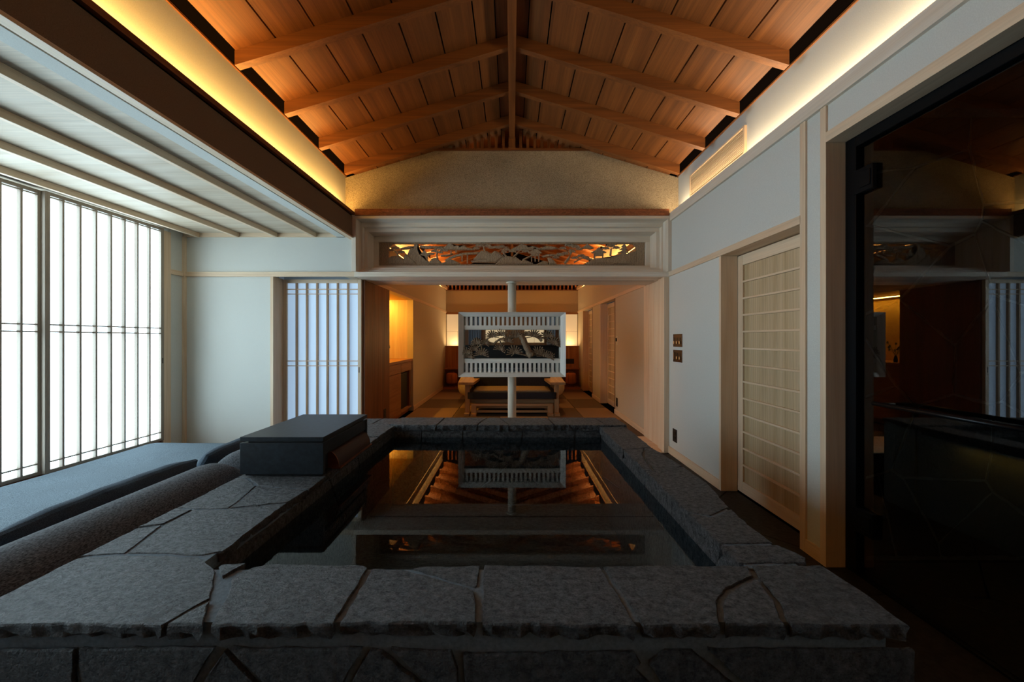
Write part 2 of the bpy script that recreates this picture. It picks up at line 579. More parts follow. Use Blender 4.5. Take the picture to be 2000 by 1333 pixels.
# walls at the back of the coves, all the way through both rooms
wallbox('wall_right_cove', 'wall_paper', (XC, XC + 0.1, Y0, D1 + 0.05, 2.70, 3.42), 'cream wall of the right cove washed by warm light')
wallbox('wall_left_cove', 'wall_paper', (-XC - 0.1, -XC, Y0, D1 + 0.05, 2.60, 3.42), 'golden wall of the left cove washed by warm light')
wallbox('wall_room_right_cove', 'room_plaster', (XC, XC + 0.1, D1 + 0.05, D2 + 0.1, 2.70, 3.42), 'upper cove wall on the right of the tatami room')
wallbox('wall_room_left_cove', 'room_plaster', (-XC - 0.1, -XC, D1 + 0.05, D2 + 0.1, 2.70, 3.42), 'upper cove wall on the left of the tatami room')
# tatami room side walls
def room_wall(side, y0, y1, z0=0.0, z1=2.78, what=''):
    x0, x1 = (XW, XC) if side > 0 else (-XC, -XW)
    return wallbox('wall_room_right' if side > 0 else 'wall_room_left', 'room_plaster', (x0, x1, y0, y1, z0, z1), what)
room_wall(1, 5.1, 6.6, what='long plaster wall of the tatami room beyond the pale door leaf')
room_wall(1, 6.6, 7.66, 2.12, what='plaster above the nearer ribbed door of the tatami room')
room_wall(1, 7.66, 8.45, what='plaster pier between the two ribbed doors of the tatami room')
room_wall(1, 8.45, 9.54, 2.12, what='plaster above the farther ribbed door of the tatami room')
room_wall(1, 9.54, D2, what='plaster strip at the far right corner of the tatami room')
room_wall(1, D1 + 0.001, 5.1, 2.12, what='plaster above the pale door leaf on the right')
room_wall(-1, D1 + 0.001, 5.48, 2.12, what='plaster above the brown timber panel')
room_wall(-1, 5.48, 6.87, 2.12, what='plaster above the kitchenette niche')
room_wall(-1, 6.87, D2, what='long plaster wall of the tatami room beyond the kitchenette')
wallbox('wall_room_back', 'room_plaster', (-XC, XC, D2, D2 + 0.1, 0, 2.77), 'far end wall of the tatami room')
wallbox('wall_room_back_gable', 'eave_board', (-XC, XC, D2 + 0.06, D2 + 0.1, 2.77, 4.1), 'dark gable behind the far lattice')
# niche
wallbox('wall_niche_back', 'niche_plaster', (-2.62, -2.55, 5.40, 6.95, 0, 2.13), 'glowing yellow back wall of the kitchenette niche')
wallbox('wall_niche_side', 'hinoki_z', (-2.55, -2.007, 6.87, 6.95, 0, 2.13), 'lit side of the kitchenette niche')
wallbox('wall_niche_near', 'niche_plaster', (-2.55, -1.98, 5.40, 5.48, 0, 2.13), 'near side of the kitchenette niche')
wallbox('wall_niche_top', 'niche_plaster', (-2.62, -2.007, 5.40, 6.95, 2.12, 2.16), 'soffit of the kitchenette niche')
wallbox('wall_behind_paper_door', 'wall_paper', (-3.0, -1.9, 4.72, 4.8, 0, 2.3), 'wall behind the paper sliding door')
# behind the photographer
wallbox('wall_rear', 'warm_oak_z', (XL, 3.5, Y0 - 0.1, Y0, 0, 4.1), 'timber wall at the near end of the bath, seen only in the mirror')
# shower room
sh = structure('wall_shower_end', (2.7, 2.22, 0), 'dark crazy-paved stone wall behind the glass door')
bx('mortar_bed', 'shower_mortar', 2.062, 3.5, 2.222, 2.335, 0, 2.85, sh)
for k, c in enumerate(voronoi(2.065, 3.45, 0.02, 2.75, 22, 21, 0)):
    stone('stone', c, lambda u, v, h: (u, 2.222 - h, v), 0.008, 0.008, sh, 'shower_stone', 0.008, 0.05, 0.004, 0.002, k)
sh2 = structure('wall_shower_side', (3.5, 1.2, 0), 'dark stone side wall of the shower')
bx('mortar_bed', 'shower_mortar', 3.452, 3.55, -0.3, 2.22, 0, 2.85, sh2)
for k, c in enumerate(voronoi(-0.25, 2.2, 0.02, 2.75, 16, 31, 0)):
    stone('stone', c, lambda u, v, h: (3.452 - h, u, v), 0.008, 0.008, sh2, 'shower_stone', 0.008, 0.05, 0.004, 0.002, k + 60)
wallbox('wall_shower_near', 'shower_stone', (2.01, 3.5, -0.4, -0.3, 0, 2.85), 'near wall of the shower')
struct_box('ceiling_shower', 'dark_gap', (2.01, 3.55, -0.4, 2.335, 2.80, 2.88), 'dark ceiling of the shower')

# rough plaster gable between the rooms
zr = lambda X: 3.25 + 0.30 * (1.9 - abs(X))       # underside of the rafters
g = MB().prism([(-XC, 2.84), (XC, 2.84), (XC, zr(XC) + 0.1), (0.93, 3.64), (-0.93, 3.64), (-XC, zr(XC) + 0.1)], 1, 4.32, 4.42)
tag(g.obj('wall_gable', 'rough_plaster'), 'rough speckled plaster gable above the carved transom', kind='structure')

# ------------------------------------------------------------------ roof
RB = 0.10
def roof(name, y0, y1, rafters, label):
    c = structure(name, (0, (y0 + y1) / 2, 3.9), label)
    seams = [0.13, 0.294, 0.559, 0.824, 1.089, 1.354, 1.619, 1.90]
    for s in (-1, 1):
        MB().prism([(s * 0.0, zr(0) + RB + 0.03), (s * 2.1, zr(2.1) + RB + 0.03), (s * 2.1, zr(2.1) + RB + 0.10), (0, zr(0) + RB + 0.10)], 1, y0, y1).obj('roof_deck', 'dark_gap', c)
        MB().prism([(s * 0.03, zr(0.03) + RB + 0.01), (s * 0.128, zr(0.128) + RB + 0.01), (s * 0.128, zr(0.128) + RB + 0.025), (s * 0.03, zr(0.03) + RB + 0.025)], 1, y0, y1).obj('ridge_shade_board', 'walnut_y', c)  # darker wood stands in for the shadow beside the ridge
        for a, b in zip(seams, seams[1:]):
            a2, b2 = a + 0.0055, b - 0.0055
            MB().prism([(s * a2, zr(a2) + RB), (s * b2, zr(b2) + RB), (s * b2, zr(b2) + RB + 0.02), (s * a2, zr(a2) + RB + 0.02)], 1, y0, y1).obj('board', 'cedar_y', c)
        # dark eave strip with a fine lit edge
        MB().prism([(s * 1.905, 3.40), (s * XC, 3.40), (s * XC, 3.43), (s * 1.905, 3.43)], 1, y0, y1).obj('eave_strip', 'eave_board', c)
        MB().prism([(s * (XC - 0.010), 3.345), (s * XC, 3.345), (s * XC, 3.40), (s * (XC - 0.010), 3.40)], 1, y0, y1).obj('eave_fascia', 'eave_board', c)
        MB().prism([(s * (XC - 0.012), 3.332), (s * XC, 3.332), (s * XC, 3.345), (s * (XC - 0.012), 3.345)], 1, y0, y1).obj('eave_bead', 'cedar_y', c)
        for ry in rafters:
            MB().prism([(s * 0.033, zr(0.033)), (s * 1.90, zr(1.9)), (s * 1.90, zr(1.9) + RB), (s * 0.033, zr(0.033) + RB)], 1, ry, ry + 0.05).obj('rafter', 'cedar_x', c)
    bx('ridge_beam', 'cedar_y', -0.033, 0.033, y0, y1, 3.77, 3.95, c)
    return c
roof('ceiling', Y0 - 0.1, 4.40, [4.06 - 0.535 * k for k in range(14)], 'pitched cedar board ceiling with rafters over the bath')
roof('ceiling_room', 4.40, D2 + 0.1, [4.60 + 0.535 * k for k in range(11)], 'pitched cedar board ceiling over the tatami room')

# lattice in the gable peak
lat = empty('gable_lattice', (0, 4.36, 3.64), 'dark wooden lattice filling the gable peak above rough plaster', 'lattice')
bx('sill', 'cedar_x', -1.0, 1.0, 4.30, 4.40, 3.64, 3.664, lat)
bx('king_post', 'cedar_z', -0.04, 0.04, 4.29, 4.38, 3.664, 3.79, lat)
for s in (-1, 1):
    for k in range(11):
        X = s * (0.105 + k * 0.0855)
        zt = zr(X) + 0.095
        if zt > 3.68:
            MB().prism([(X - 0.016, 3.664), (X + 0.016, 3.664), (X + 0.016, zr(X + 0.016) + 0.095), (X - 0.016, zr(X - 0.016) + 0.095)], 1, 4.33, 4.37).obj('bar', 'cedar_z', lat)
# lattice at the far end of the tatami room
lat2 = empty('far_lattice', (0, D2, 2.77), 'dark vertical slat lattice high on the far tatami room wall', 'lattice')
bx('sill', 'walnut_x', -XW, XW, D2 - 0.05, D2 + 0.055, 2.772, 2.79, lat2)
for k in range(34):
    X = -1.83 + k * 0.111
    bx('bar', 'walnut_z', X - 0.022, X + 0.022, D2, D2 + 0.05, 2.78, 3.30, lat2)

# ------------------------------------------------------------------ alcove ceiling and the bulkhead beam
ac = structure('ceiling_alcove', (-2.9, 1.2, 2.63), 'low pale board ceiling with battens over the daybed')
edges = [XL - 0.1, -3.765, -3.29, -2.83, -2.365, -1.93]
for a, b in zip(edges, edges[1:]):
    bx('board', 'alcove_board', a + 0.002, b - 0.002, Y0, D1 - 0.02, 2.645, 2.665, ac)
for X in edges[1:-1]:
    bx('batten', 'hinoki_y', X - 0.018, X + 0.018, Y0, D1 - 0.02, 2.592, 2.645, ac, 0.002)
bx('edge_board', 'hinoki_x', XL, -1.93, D1 - 0.02, D1, 2.60, 2.65, ac)
bx('backing', 'dark_gap', XL - 0.12, -1.93, Y0, D1, 2.666, 2.70, ac)
bk = structure('trim_bulkhead', (-1.9, 1.2, 2.57), 'deep brown bulkhead beam running under the golden cove')
bx('face', 'bulkhead_paper', -1.94, -XW, Y0, D1 + 0.01, 2.585, 2.83, bk)
bx('bottom_board', 'hinoki_y', -1.945, -1.888, Y0, D1 + 0.01, 2.570, 2.588, bk)
bx('cap', 'walnut_y', -1.93, -1.872, Y0, D1 - 0.02, 2.845, 2.882, bk)
bx('shadow_gap', 'dark_gap', -1.94, -XW - 0.006, Y0, D1, 2.828, 2.846, bk)
bx('cove_bottom', 'room_plaster', -XC, -1.94, Y0, D1, 2.72, 2.76, bk)
lr = structure('trim_cove_ledge', (1.9, 1.2, 2.8), 'grey timber ledge under the right cove')
bx('ledge', 'grey_timber_y', 1.872, 1.905, Y0, D1 - 0.02, 2.774, 2.868, lr)
for s, nm in ((-1, 'left'), (1, 'right')):
    c = structure('trim_room_ledge_' + nm, (s * 1.9, 7.4, 2.8), 'timber cove ledge high on the tatami room wall, %s side' % nm)
    a, b = sorted((s * 1.85, s * 1.895))
    bx('ledge', 'hinoki_y', a, b, 4.72, D2, 2.79, 2.868, c)

# rails at door-head height and baseboards
def trim(name, mat, dims, label, bev=0.0):
    return struct_box(name, mat, dims, label, bev)
trim('trim_rail_left', 'hinoki_x', (XL, -1.895, D1 - 0.018, D1, 2.123, 2.179), 'pale rail across the far-left wall', 0.002)
trim('trim_rail_return', 'hinoki_y', (XL, XL + 0.018, 4.13, D1 - 0.018, 2.123, 2.179), 'pale rail on the narrow shaded return wall')
trim('trim_rail_right', 'hinoki_y', (XW - 0.016, XW, 2.34, D1 - 0.02, 2.123, 2.179), 'pale rail along the right wall above the ribbed door', 0.002)
trim('trim_corner_left', 'hinoki_z', (XL, XL + 0.03, D1 - 0.03, D1, 0, 2.60), 'pale corner post in the shaded far-left corner')
trim('trim_paper_door_left', 'hinoki_z', (-2.905, -2.872, D1 - 0.012, 4.50, 0, 2.123), 'pale edge post left of the paper sliding door')
trim('trim_alcove_right', 'hinoki_z', (-1.93, -1.895, D1 - 0.012, D1 + 0.1, 2.179, 2.60), 'pale post at the right end of the alcove wall')
trim('trim_window_post', 'hinoki_z', (XL - 0.05, XL + 0.02, 4.04, 4.13, 0, 2.60), 'pale post at the far end of the paper window')
trim('trim_pier_post', 'hinoki_z', (XW - 0.012, XW + 0.02, 2.30, 2.345, 0, 2.80), 'slim pale post at the near side of the ribbed door')
trim('trim_glass_post', 'hinoki_z', (XW - 0.012, 2.0, 2.15, 2.19, 0, 2.80), 'pale post and reveal beside the glass door')
trim('trim_glass_head', 'hinoki_y', (XW - 0.012, 2.0, -0.25, 2.15, 2.552, 2.612), 'pale timber head above the glass door')
trim('trim_door_jamb', 'hinoki_z', (XW - 0.01, 2.035, 3.234, 3.262, 0, 2.15), 'wide pale jamb at the far side of the ribbed door')
trim('trim_door_head', 'hinoki_y', (XW, 2.10, 2.34, 3.234, 2.123, 2.15), 'soffit above the ribbed door')
trim('baseboard_right', 'hinoki_y', (XW - 0.012, XW, 3.262, D1, 0, 0.085), 'pale baseboard under the bronze switches')
trim('baseboard_pier', 'hinoki_y', (XW - 0.012, XW, 2.19, 2.30, 0, 0.085), 'pale baseboard of the narrow pier')
trim('baseboard_room_right', 'hinoki_y', (XW - 0.012, XW, 5.1, 6.6, 0, 0.085), 'pale baseboard on the right of the tatami room')
trim('baseboard_room_right_pier', 'hinoki_y', (XW - 0.012, XW, 7.66, 8.45, 0, 0.085), 'baseboard between the two ribbed room doors')
trim('baseboard_room_left', 'hinoki_y', (-XW, -XW + 0.012, 6.87, 9.95, 0, 0.085), 'pale baseboard on the left of the tatami room')
trim('trim_room_rail_right', 'hinoki_y', (XW - 0.016, XW, 5.06, D2, 2.123, 2.179), 'warm rail along the right wall of the tatami room')
trim('trim_room_rail_left', 'hinoki_y', (-XW, -XW + 0.016, 5.0, D2, 2.123, 2.179), 'warm rail along the left wall of the tatami room')
trim('trim_room_rail_back', 'warm_oak_x', (-XW, XW, D2 - 0.03, D2, 2.09, 2.14), 'orange rail across the far tatami room wall')

# ------------------------------------------------------------------ big paper windows on the left
def shoji_window(name, y0, y1, proud, bars, label):
    x = XL + proud
    w = structure(name, (x, (y0 + y1) / 2, 0.23), label)
    bx('paper', 'window_paper', x - 0.030, x - 0.026, y0 + 0.02, y1 - 0.02, 0.25, 2.60, w)
    for ya in (y0, y1 - 0.036):
        bx('stile', 'window_timber_z', x - 0.036, x, ya, ya + 0.036, 0.235, 2.618, w, 0.002)
    bx('top_rail', 'window_timber_y', x - 0.034, x - 0.002, y0 + 0.036, y1 - 0.036, 2.590, 2.618, w)
    bx('bottom_rail', 'window_timber_y', x - 0.034, x - 0.002, y0 + 0.036, y1 - 0.036, 0.235, 0.262, w)
    for yb in bars:
        bx('bar', 'window_timber_z', x - 0.026, x + 0.006, yb - 0.0075, yb + 0.0075, 0.262, 2.590, w)
    for zb in (1.493, 1.433, 0.330, 2.575):
        bx('crossbar', 'window_timber_y', x - 0.025, x + 0.003, y0 + 0.036, y1 - 0.036, zb - 0.0055, zb + 0.0055, w)
    return w
wA = shoji_window('window_1', 3.005, 4.035, 0.035, [3.124 + 0.1245 * k for k in range(7)], 'farthest paper window panel, seven slim bars in full view')
bx('pull', 'pull', XL + 0.035, XL + 0.037, 4.012, 4.022, 1.10, 1.16, wA)
shoji_window('window_2', 1.99, 3.02, 0.0, [2.883 - 0.12 * k for k in range(7)], 'second paper window panel, cut by the left picture edge')
shoji_window('window_3', 0.975, 2.005, 0.035, [1.10 + 0.1245 * k for k in range(7)], 'paper window panel beside the photographer')
shoji_window('window_4', -0.04, 0.99, 0.0, [0.853 - 0.12 * k for k in range(7)], 'paper window panel just behind the photographer')
# paper sliding door in the far-left wall
sd = structure('door_1', (-2.37, 4.5, 0), 'paper sliding door with six vertical bars, left of the opening')
YS = 4.50
bx('paper', 'far_paper', -2.83, -1.92, YS + 0.022, YS + 0.026, 0.02, 2.09, sd)
for xa in (-2.872, -1.938):
    bx('stile', 'hinoki_z', xa, xa + 0.045, YS, YS + 0.035, 0.0, 2.12, sd, 0.002)
bx('top_rail', 'hinoki_x', -2.827, -1.938, YS, YS + 0.034, 2.075, 2.12, sd)
bx('bottom_rail', 'hinoki_x', -2.827, -1.938, YS, YS + 0.034, 0.0, 0.06, sd)
for k in range(6):
    X = px(579.0, YS) + k * 0.1292
    bx('bar', 'ash_z', X - 0.0105, X + 0.0105, YS - 0.004, YS + 0.022, 0.06, 2.075, sd)
for py_ in (565.4, 574.6, 705.6, 715.0):
    z = pz(py_, YS)
    bx('crossbar', 'hinoki_x', -2.827, -1.938, YS - 0.002, YS + 0.012, z - 0.0055, z + 0.0055, sd)
bx('pull', 'pull', -1.925, -1.915, YS - 0.001, YS + 0.004, 0.95, 1.02, sd)

# ribbed wooden sliding doors
def ribbed_door(name, y0, y1, label, xp=2.035, n=13):
    d = structure(name, (xp, (y0 + y1) / 2, 0.01), label)
    z0, z1 = 0.012, 2.115
    st = 0.07
    for ya in (y0, y1 - st):
        bx('stile', 'hinoki_z', xp, xp + 0.034, ya, ya + st, z0, z1, d, 0.002)
    bx('top_rail', 'hinoki_y', xp, xp + 0.034, y0 + st, y1 - st, z1 - 0.09, z1, d, 0.002)
    bx('bottom_rail', 'hinoki_y', xp, xp + 0.034, y0 + st, y1 - st, z0, z0 + 0.10, d, 0.002)
    za, zb = z0 + 0.10, z1 - 0.09
    h = (zb - za) / n
    for k in range(n):
        bx('panel', 'door_panel', xp + 0.016, xp + 0.026, y0 + st, y1 - st, za + k * h, za + (k + 1) * h - 0.001, d)
    for k in range(1, n):
        bx('rib', 'hinoki_y', xp - 0.001, xp + 0.017, y0 + st, y1 - st, za + k * h - 0.0085, za + k * h + 0.0085, d, 0.002)
    return d
ribbed_door('door_2', 2.345, 3.232, 'pale ribbed wooden sliding door in the right wall of the bath')
ribbed_door('door_3', 6.60, 7.655, 'nearer ribbed door in the tatami room wall')
ribbed_door('door_4', 8.45, 9.535, 'farther ribbed door in the tatami room wall')
for y in (7.66, 9.54):
    trim('trim_room_jamb', 'hinoki_z', (XW - 0.008, 2.036, y - 0.001, y + 0.025, 0, 2.12), 'shaded jamb of the %s ribbed room door' % ('nearer' if y < 8 else 'farther'))
for y in (6.6, 8.45):
    trim('trim_room_post', 'walnut_z', (XW - 0.008, XW + 0.02, y - 0.02, y, 0, 2.12), 'slim dark post before the %s ribbed room door' % ('nearer' if y < 8 else 'farther'))
for y in (6.6, 8.45):
    trim('trim_room_light_stop', 'dark_gap', (2.075, 2.1, y - 0.6, y + 1.24, -0.02, 2.14), 'unseen panel added to stop light leaking in behind the %s ribbed room door' % ('nearer' if y < 8 else 'farther'))  # added behind the doors, widened to keep outside light out
# pale door leaf pushed back at the right of the opening, with grooved jamb
pd = structure('door_5', (1.87, 4.75, 0), 'plain pale sliding leaf standing open at the right of the opening')
for k in range(3):
    bx('plank', 'hinoki_z', 1.872, 1.895, 4.54 + k * 0.185, 4.722 + k * 0.185, 0.0, 2.12, pd, 0.001)
bx('pull', 'bronze_light', 1.869, 1.872, 4.56, 4.60, 0.93, 1.0, pd)
trim('trim_opening_right', 'hinoki_z', (1.832, XW, D1, 4.40, 0, 2.123), 'pale jamb post right of the opening', 0.002)
trim('trim_opening_right_groove', 'dark_gap', (1.86, XW, 4.40, 4.425, 0, 2.123), 'dark groove in the right jamb')
trim('trim_opening_right_inner', 'hinoki_z', (1.845, XW, 4.425, 4.535, 0, 2.123), 'inner post of the right jamb')
# brown timber panel at the left of the opening
pp = structure('door_6', (-1.87, 5.0, 0), 'brown timber leaf at the left of the opening before the kitchenette')
for k in range(4):
    bx('plank', 'walnut_z', -XW, -1.872, 4.58 + k * 0.225, 4.803 + k * 0.225, 0.0, 2.12, pp, 0.001)
trim('trim_opening_left', 'walnut_z', (-1.895, -1.862, 4.535, 4.58, 0, 2.123), 'brown post beside the paper sliding door')
wallbox('wall_opening_left', 'room_plaster', (-1.98, -1.896, 4.58, 5.48, 0, 2.13), 'wall behind the brown timber leaf')
wallbox('wall_opening_right', 'room_plaster', (1.896, 1.98, D1, 5.1, 0, 2.13), 'wall behind the pale door leaf')

# ------------------------------------------------------------------ header, stepped timber frame and carved transom
trim('trim_header', 'grey_timber_x', (-1.895, 1.895, D1 - 0.02, 5.0, 2.123, 2.179), 'wide pale header over the opening', 0.002)
trim('trim_header_groove', 'dark_gap', (-1.83, 1.83, 4.62, 4.635, 2.1215, 2.124), 'dark sliding groove in the header soffit')
trim('trim_trough_board', 'rust_board', (-1.86, 1.86, 4.24, 4.30, 2.835, 2.915), 'rough rust-brown board at the foot of the plaster gable')
fm = structure('trim_transom_frame', (0, 4.4, 2.18), 'stepped pale timber frame around the carved transom')
steps = [  # y near, y far, inner half width, outer half width, opening bottom, opening top, outer bottom, outer top
    (4.25, 4.40, 1.852, 1.905, 2.180, 2.802, 2.178, 2.848),
    (4.40, 4.46, 1.835, 1.905, 2.222, 2.753, 2.179, 2.83),
    (4.46, 4.66, 1.794, 1.90, 2.262, 2.708, 2.179, 2.80),
    (4.66, 4.76, 1.737, 1.90, 2.329, 2.635, 2.179, 2.80)]
for k, (ya, yb, xi, xo, zb, zt, ob, ot) in enumerate(steps):
    bx('frame_top', 'grey_timber_x', -xo, xo, ya, yb, zt, ot, fm, 0.002)
    if zb - ob > 0.01:
        bx('frame_bottom', 'grey_timber_x', -xo, xo, ya, yb, ob, zb, fm, 0.002)
    for s in (-1, 1):
        a, b = sorted((s * xi, s * xo))
        bx('frame_side', 'grey_timber_z', a, b, ya, yb, zb if zb - ob > 0.01 else ob, zt, fm, 0.002)

YP = 4.70
tr = empty('carved_transom', (0, YP, 2.336), 'openwork carved transom of hills, pines, bridge and pavilions above the opening', 'carving')
XA, XB = px(760, YP), px(1242, YP)
ZA, ZB = pz(517, YP), pz(477, YP)
bx('border_top', 'carving_wood', -1.74, 1.74, YP - 0.015, YP + 0.02, ZB, 2.636, tr)
bx('border_bottom', 'carving_wood', -1.74, 1.74, YP - 0.015, YP + 0.02, 2.326, ZA, tr)
bx('border_side', 'carving_wood', -1.74, XA, YP - 0.015, YP + 0.02, ZA, ZB, tr)
bx('border_side', 'carving_wood', XB, 1.74, YP - 0.015, YP + 0.02, ZA, ZB, tr)
for sx, X in ((1, XA), (-1, XB)):
    for z, sz in ((ZA, 1), (ZB, -1)):
        MB().prism([(X, z), (X + sx * 0.05, z), (X + sx * 0.035, z + sz * 0.012), (X + sx * 0.012, z + sz * 0.035), (X, z + sz * 0.05)], 1, YP - 0.012, YP + 0.018).obj('corner_fillet', 'carving_wood', tr)
def CL(x, y, half): return (px((740 if half == 0 else 1000) + 0.13 * x, YP), pz(460 + 0.13 * y, YP))
def relief(name, pts, half, depth=0.03, off=0.0):
    """carved plate with a raised, faceted middle"""
    P = [CL(x, y, half) for x, y in pts]
    if shoelace(P) < 0: P = P[::-1]
    P = [(x, max(z, ZA - 0.004)) for x, z in P]
    mb = MB(); bm = mb.bm
    y0, y1 = YP - depth / 2 + off, YP + depth / 2 + off
    cx = sum(p[0] for p in P) / len(P); cz = sum(p[1] for p in P) / len(P)
    fr0 = [bm.verts.new((x, y0, z)) for x, z in P]
    fr1 = [bm.verts.new((cx + (x - cx) * 0.72, y0 - 0.014, cz + (z - cz) * 0.72)) for x, z in P]
    bkk = [bm.verts.new((x, y1, z)) for x, z in P]
    n = len(P)
    bm.faces.new(fr1); bm.faces.new(bkk[::-1])
    for a, b2 in ((fr0, fr1), (bkk, fr0)):
        for k in range(n):
            bm.faces.new((a[k], a[(k + 1) % n], b2[(k + 1) % n], b2[k]))
    bmesh.ops.triangulate(bm, faces=[f for f in bm.faces if len(f.verts) > 4])
    return mb.obj(name, 'carving_wood', tr)
def carved_tree(trunk, tufts, half, w=16, seed=0):
    rnd = random.Random(seed)
    mb = MB()
    pts = [(CL(x, y, half)[0], YP - 0.012, CL(x, y, half)[1]) for x, y in trunk]
    mb.tube(pts, [0.13 * w * 0.5 * YP / FPX * (1 - 0.5 * i / len(pts)) + 0.002 for i in range(len(pts))], 6)
    root = pts[-1]
    for (x, y, r) in tufts:
        X, Z = CL(x, y, half)
        rr = 0.13 * r * YP / FPX
        mb.tube([root, (X, YP - 0.012, Z)], 0.0035, 5)
        for k in range(7):
            a = PI * k / 6 if k < 7 else 0
            mb.ball((X + rr * 1.15 * math.cos(a), YP - 0.016, Z + rr * 0.55 * math.sin(a) + rnd.uniform(-0.002, 0.002)), rr * 0.42, 1, (1, 0.8, 0.8))
        mb.ball((X, YP - 0.012, Z), rr * 0.7, 1, (1.6, 0.6, 0.55))
    return mb.obj('pine_tree', 'carving_wood', tr)
H = [
 ('hill', [(140, 345), (200, 315), (270, 310), (340, 345), (440, 412), (440, 440), (140, 440)], 0, 0.0),
 ('cliff', [(375, 365), (400, 285), (430, 295), (555, 405), (570, 440), (380, 440)], 0, -0.006),
 ('mountain', [(430, 295), (460, 220), (500, 185), (525, 195), (535, 120), (590, 118), (607, 200), (592, 215), (640, 320), (720, 360), (790, 440), (450, 440)], 0, 0.006),
 ('cloud', [(320, 195), (440, 165), (520, 165), (520, 180), (440, 205), (330, 215)], 0, 0.01),
 ('cloud', [(610, 150), (700, 160), (980, 165), (980, 185), (820, 195), (700, 205), (620, 180)], 0, 0.012),
 ('mountain', [(955, 200), (1060, 125), (1110, 170), (1180, 155), (1230, 190), (1290, 150), (1340, 185), (1440, 212), (1440, 222), (1000, 222)], 0, 0.0),
 ('hill', [(745, 410), (840, 340), (885, 350), (960, 425), (960, 440), (740, 440)], 0, -0.004),
 ('hill', [(950, 425), (1080, 365), (1130, 375), (1230, 425), (1230, 440), (950, 440)], 0, -0.008),
 ('cloud', [(930, 300), (1060, 290), (1110, 270), (1110, 290), (1010, 318), (930, 316)], 0, 0.01),
 ('mountain', [(1420, 362), (1540, 232), (1620, 238), (1710, 290), (1650, 375), (1440, 372)], 0, 0.0),
 ('mountain', [(1600, 360), (1740, 238), (1810, 262), (1890, 325), (1770, 408), (1640, 390)], 0, -0.008),
 ('cloud', [(1380, 385), (1520, 365), (1740, 385), (1760, 415), (1560, 412), (1400, 408)], 0, 0.008),
 ('hill', [(1750, 440), (1850, 340), (1940, 315), (2020, 330), (2070, 440)], 0, -0.01),
 ('cloud', [(1690, 160), (1940, 168), (1960, 182), (1760, 190)], 0, 0.012),
 ('mountain', [(-20, 215), (140, 132), (200, 150), (245, 190), (330, 158), (400, 188), (500, 205), (480, 222), (-20, 225)], 1, 0.004),
 ('hill', [(-10, 350), (60, 330), (130, 380), (190, 440), (-10, 440)], 1, -0.006),
 ('hill', [(70, 440), (170, 368), (310, 418), (320, 440)], 1, -0.01),
 ('stair', [(150, 365), (290, 295), (305, 310), (180, 378)], 1, 0.0),
 ('hill', [(360, 440), (470, 385), (540, 400), (545, 440)], 1, 0.0),
 ('rock', [(530, 340), (580, 338), (665, 420), (665, 440), (560, 440)], 1, -0.006),
 ('cloud', [(440, 315), (530, 285), (620, 285), (690, 295), (620, 312), (470, 330)], 1, 0.008),
 ('cloud', [(420, 185), (520, 160), (650, 175), (700, 200), (600, 215), (470, 215)], 1, 0.008),
 ('mountain', [(1040, 195), (1130, 130), (1230, 195), (1180, 208)], 1, 0.004),
 ('hill', [(1110, 415), (1250, 348), (1400, 355), (1490, 310), (1590, 300), (1680, 305), (1860, 245), (1870, 440), (1110, 440)], 1, -0.004),
 ('hill', [(1480, 440), (1600, 350), (1690, 330), (1750, 440)], 1, -0.012),
]
for nm, pts, half, off in H:
    relief(nm, pts, half, 0.03, off)
def pavilion(cx, top, w, base, half, posts):
    mb = MB()
    def q(x, y): return CL(x, y, half)
    mb.prism([q(cx, top), q(cx + w * 0.25, top + 45), q(cx + w * 0.58, top + 80), q(cx + w * 0.5, top + 88), q(cx - w * 0.5, top + 88), q(cx - w * 0.58, top + 80), q(cx - w * 0.25, top + 45)], 1, YP - 0.025, YP + 0.01)
    mb.prism([q(cx - w * 0.36, top + 86), q(cx + w * 0.36, top + 86), q(cx + w * 0.36, top + 128), q(cx - w * 0.36, top + 128)], 1, YP - 0.015, YP + 0.01)
    for k in range(posts):
        x = cx - w * 0.3 + k * w * 0.6 / (posts - 1)
        mb.prism([q(x - 8, top + 120), q(x + 8, top + 120), q(x + 8, base), q(x - 8, base)], 1, YP - 0.015, YP + 0.005)
    return mb.obj('pavilion', 'carving_wood', tr)
pavilion(690, 222, 130, 385, 0, 2)
pavilion(347, 186, 180, 395, 1, 3)
pavilion(1300, 182, 200, 390, 1, 2)
arc = [(990, 378), (1070, 325), (1150, 292), (1300, 262), (1500, 252), (1500, 285), (1310, 292), (1180, 318), (1080, 360), (1010, 395)]
relief('bridge', arc, 0, 0.025, -0.004)
for x, y0_, y1_ in ((1250, 290, 395), (1330, 285, 425), (1085, 235, 275), (1160, 228, 265)):
    a, b = CL(x - 9, y1_, 0), CL(x + 9, y0_, 0)
    bx('bridge_post', 'carving_wood', a[0], b[0], YP - 0.015, YP + 0.005, a[1], b[1], tr)
X, Z = CL(770, 182, 0)
MB().ball((X, YP - 0.005, Z), 0.0245, 2, (1, 0.6, 1)).obj('moon', 'carving_wood', tr, True)
carved_tree([(300, 325), (285, 280), (240, 240)], [(180, 232, 34), (260, 202, 40), (345, 262, 36)], 0, 24, 1)
carved_tree([(885, 355), (872, 300), (880, 265)], [(790, 290, 34), (840, 245, 36), (910, 208, 44), (985, 235, 40), (920, 265, 34)], 0, 26, 2)
carved_tree([(1595, 245), (1580, 205), (1575, 170)], [(1465, 205, 36), (1515, 160, 40), (1580, 128, 40), (1640, 165, 36), (1690, 195, 30)], 0, 24, 3)
carved_tree([(1910, 320), (1875, 275), (1860, 235)], [(1780, 190, 36), (1845, 178, 34), (1915, 222, 38), (1880, 258, 30)], 0, 26, 4)
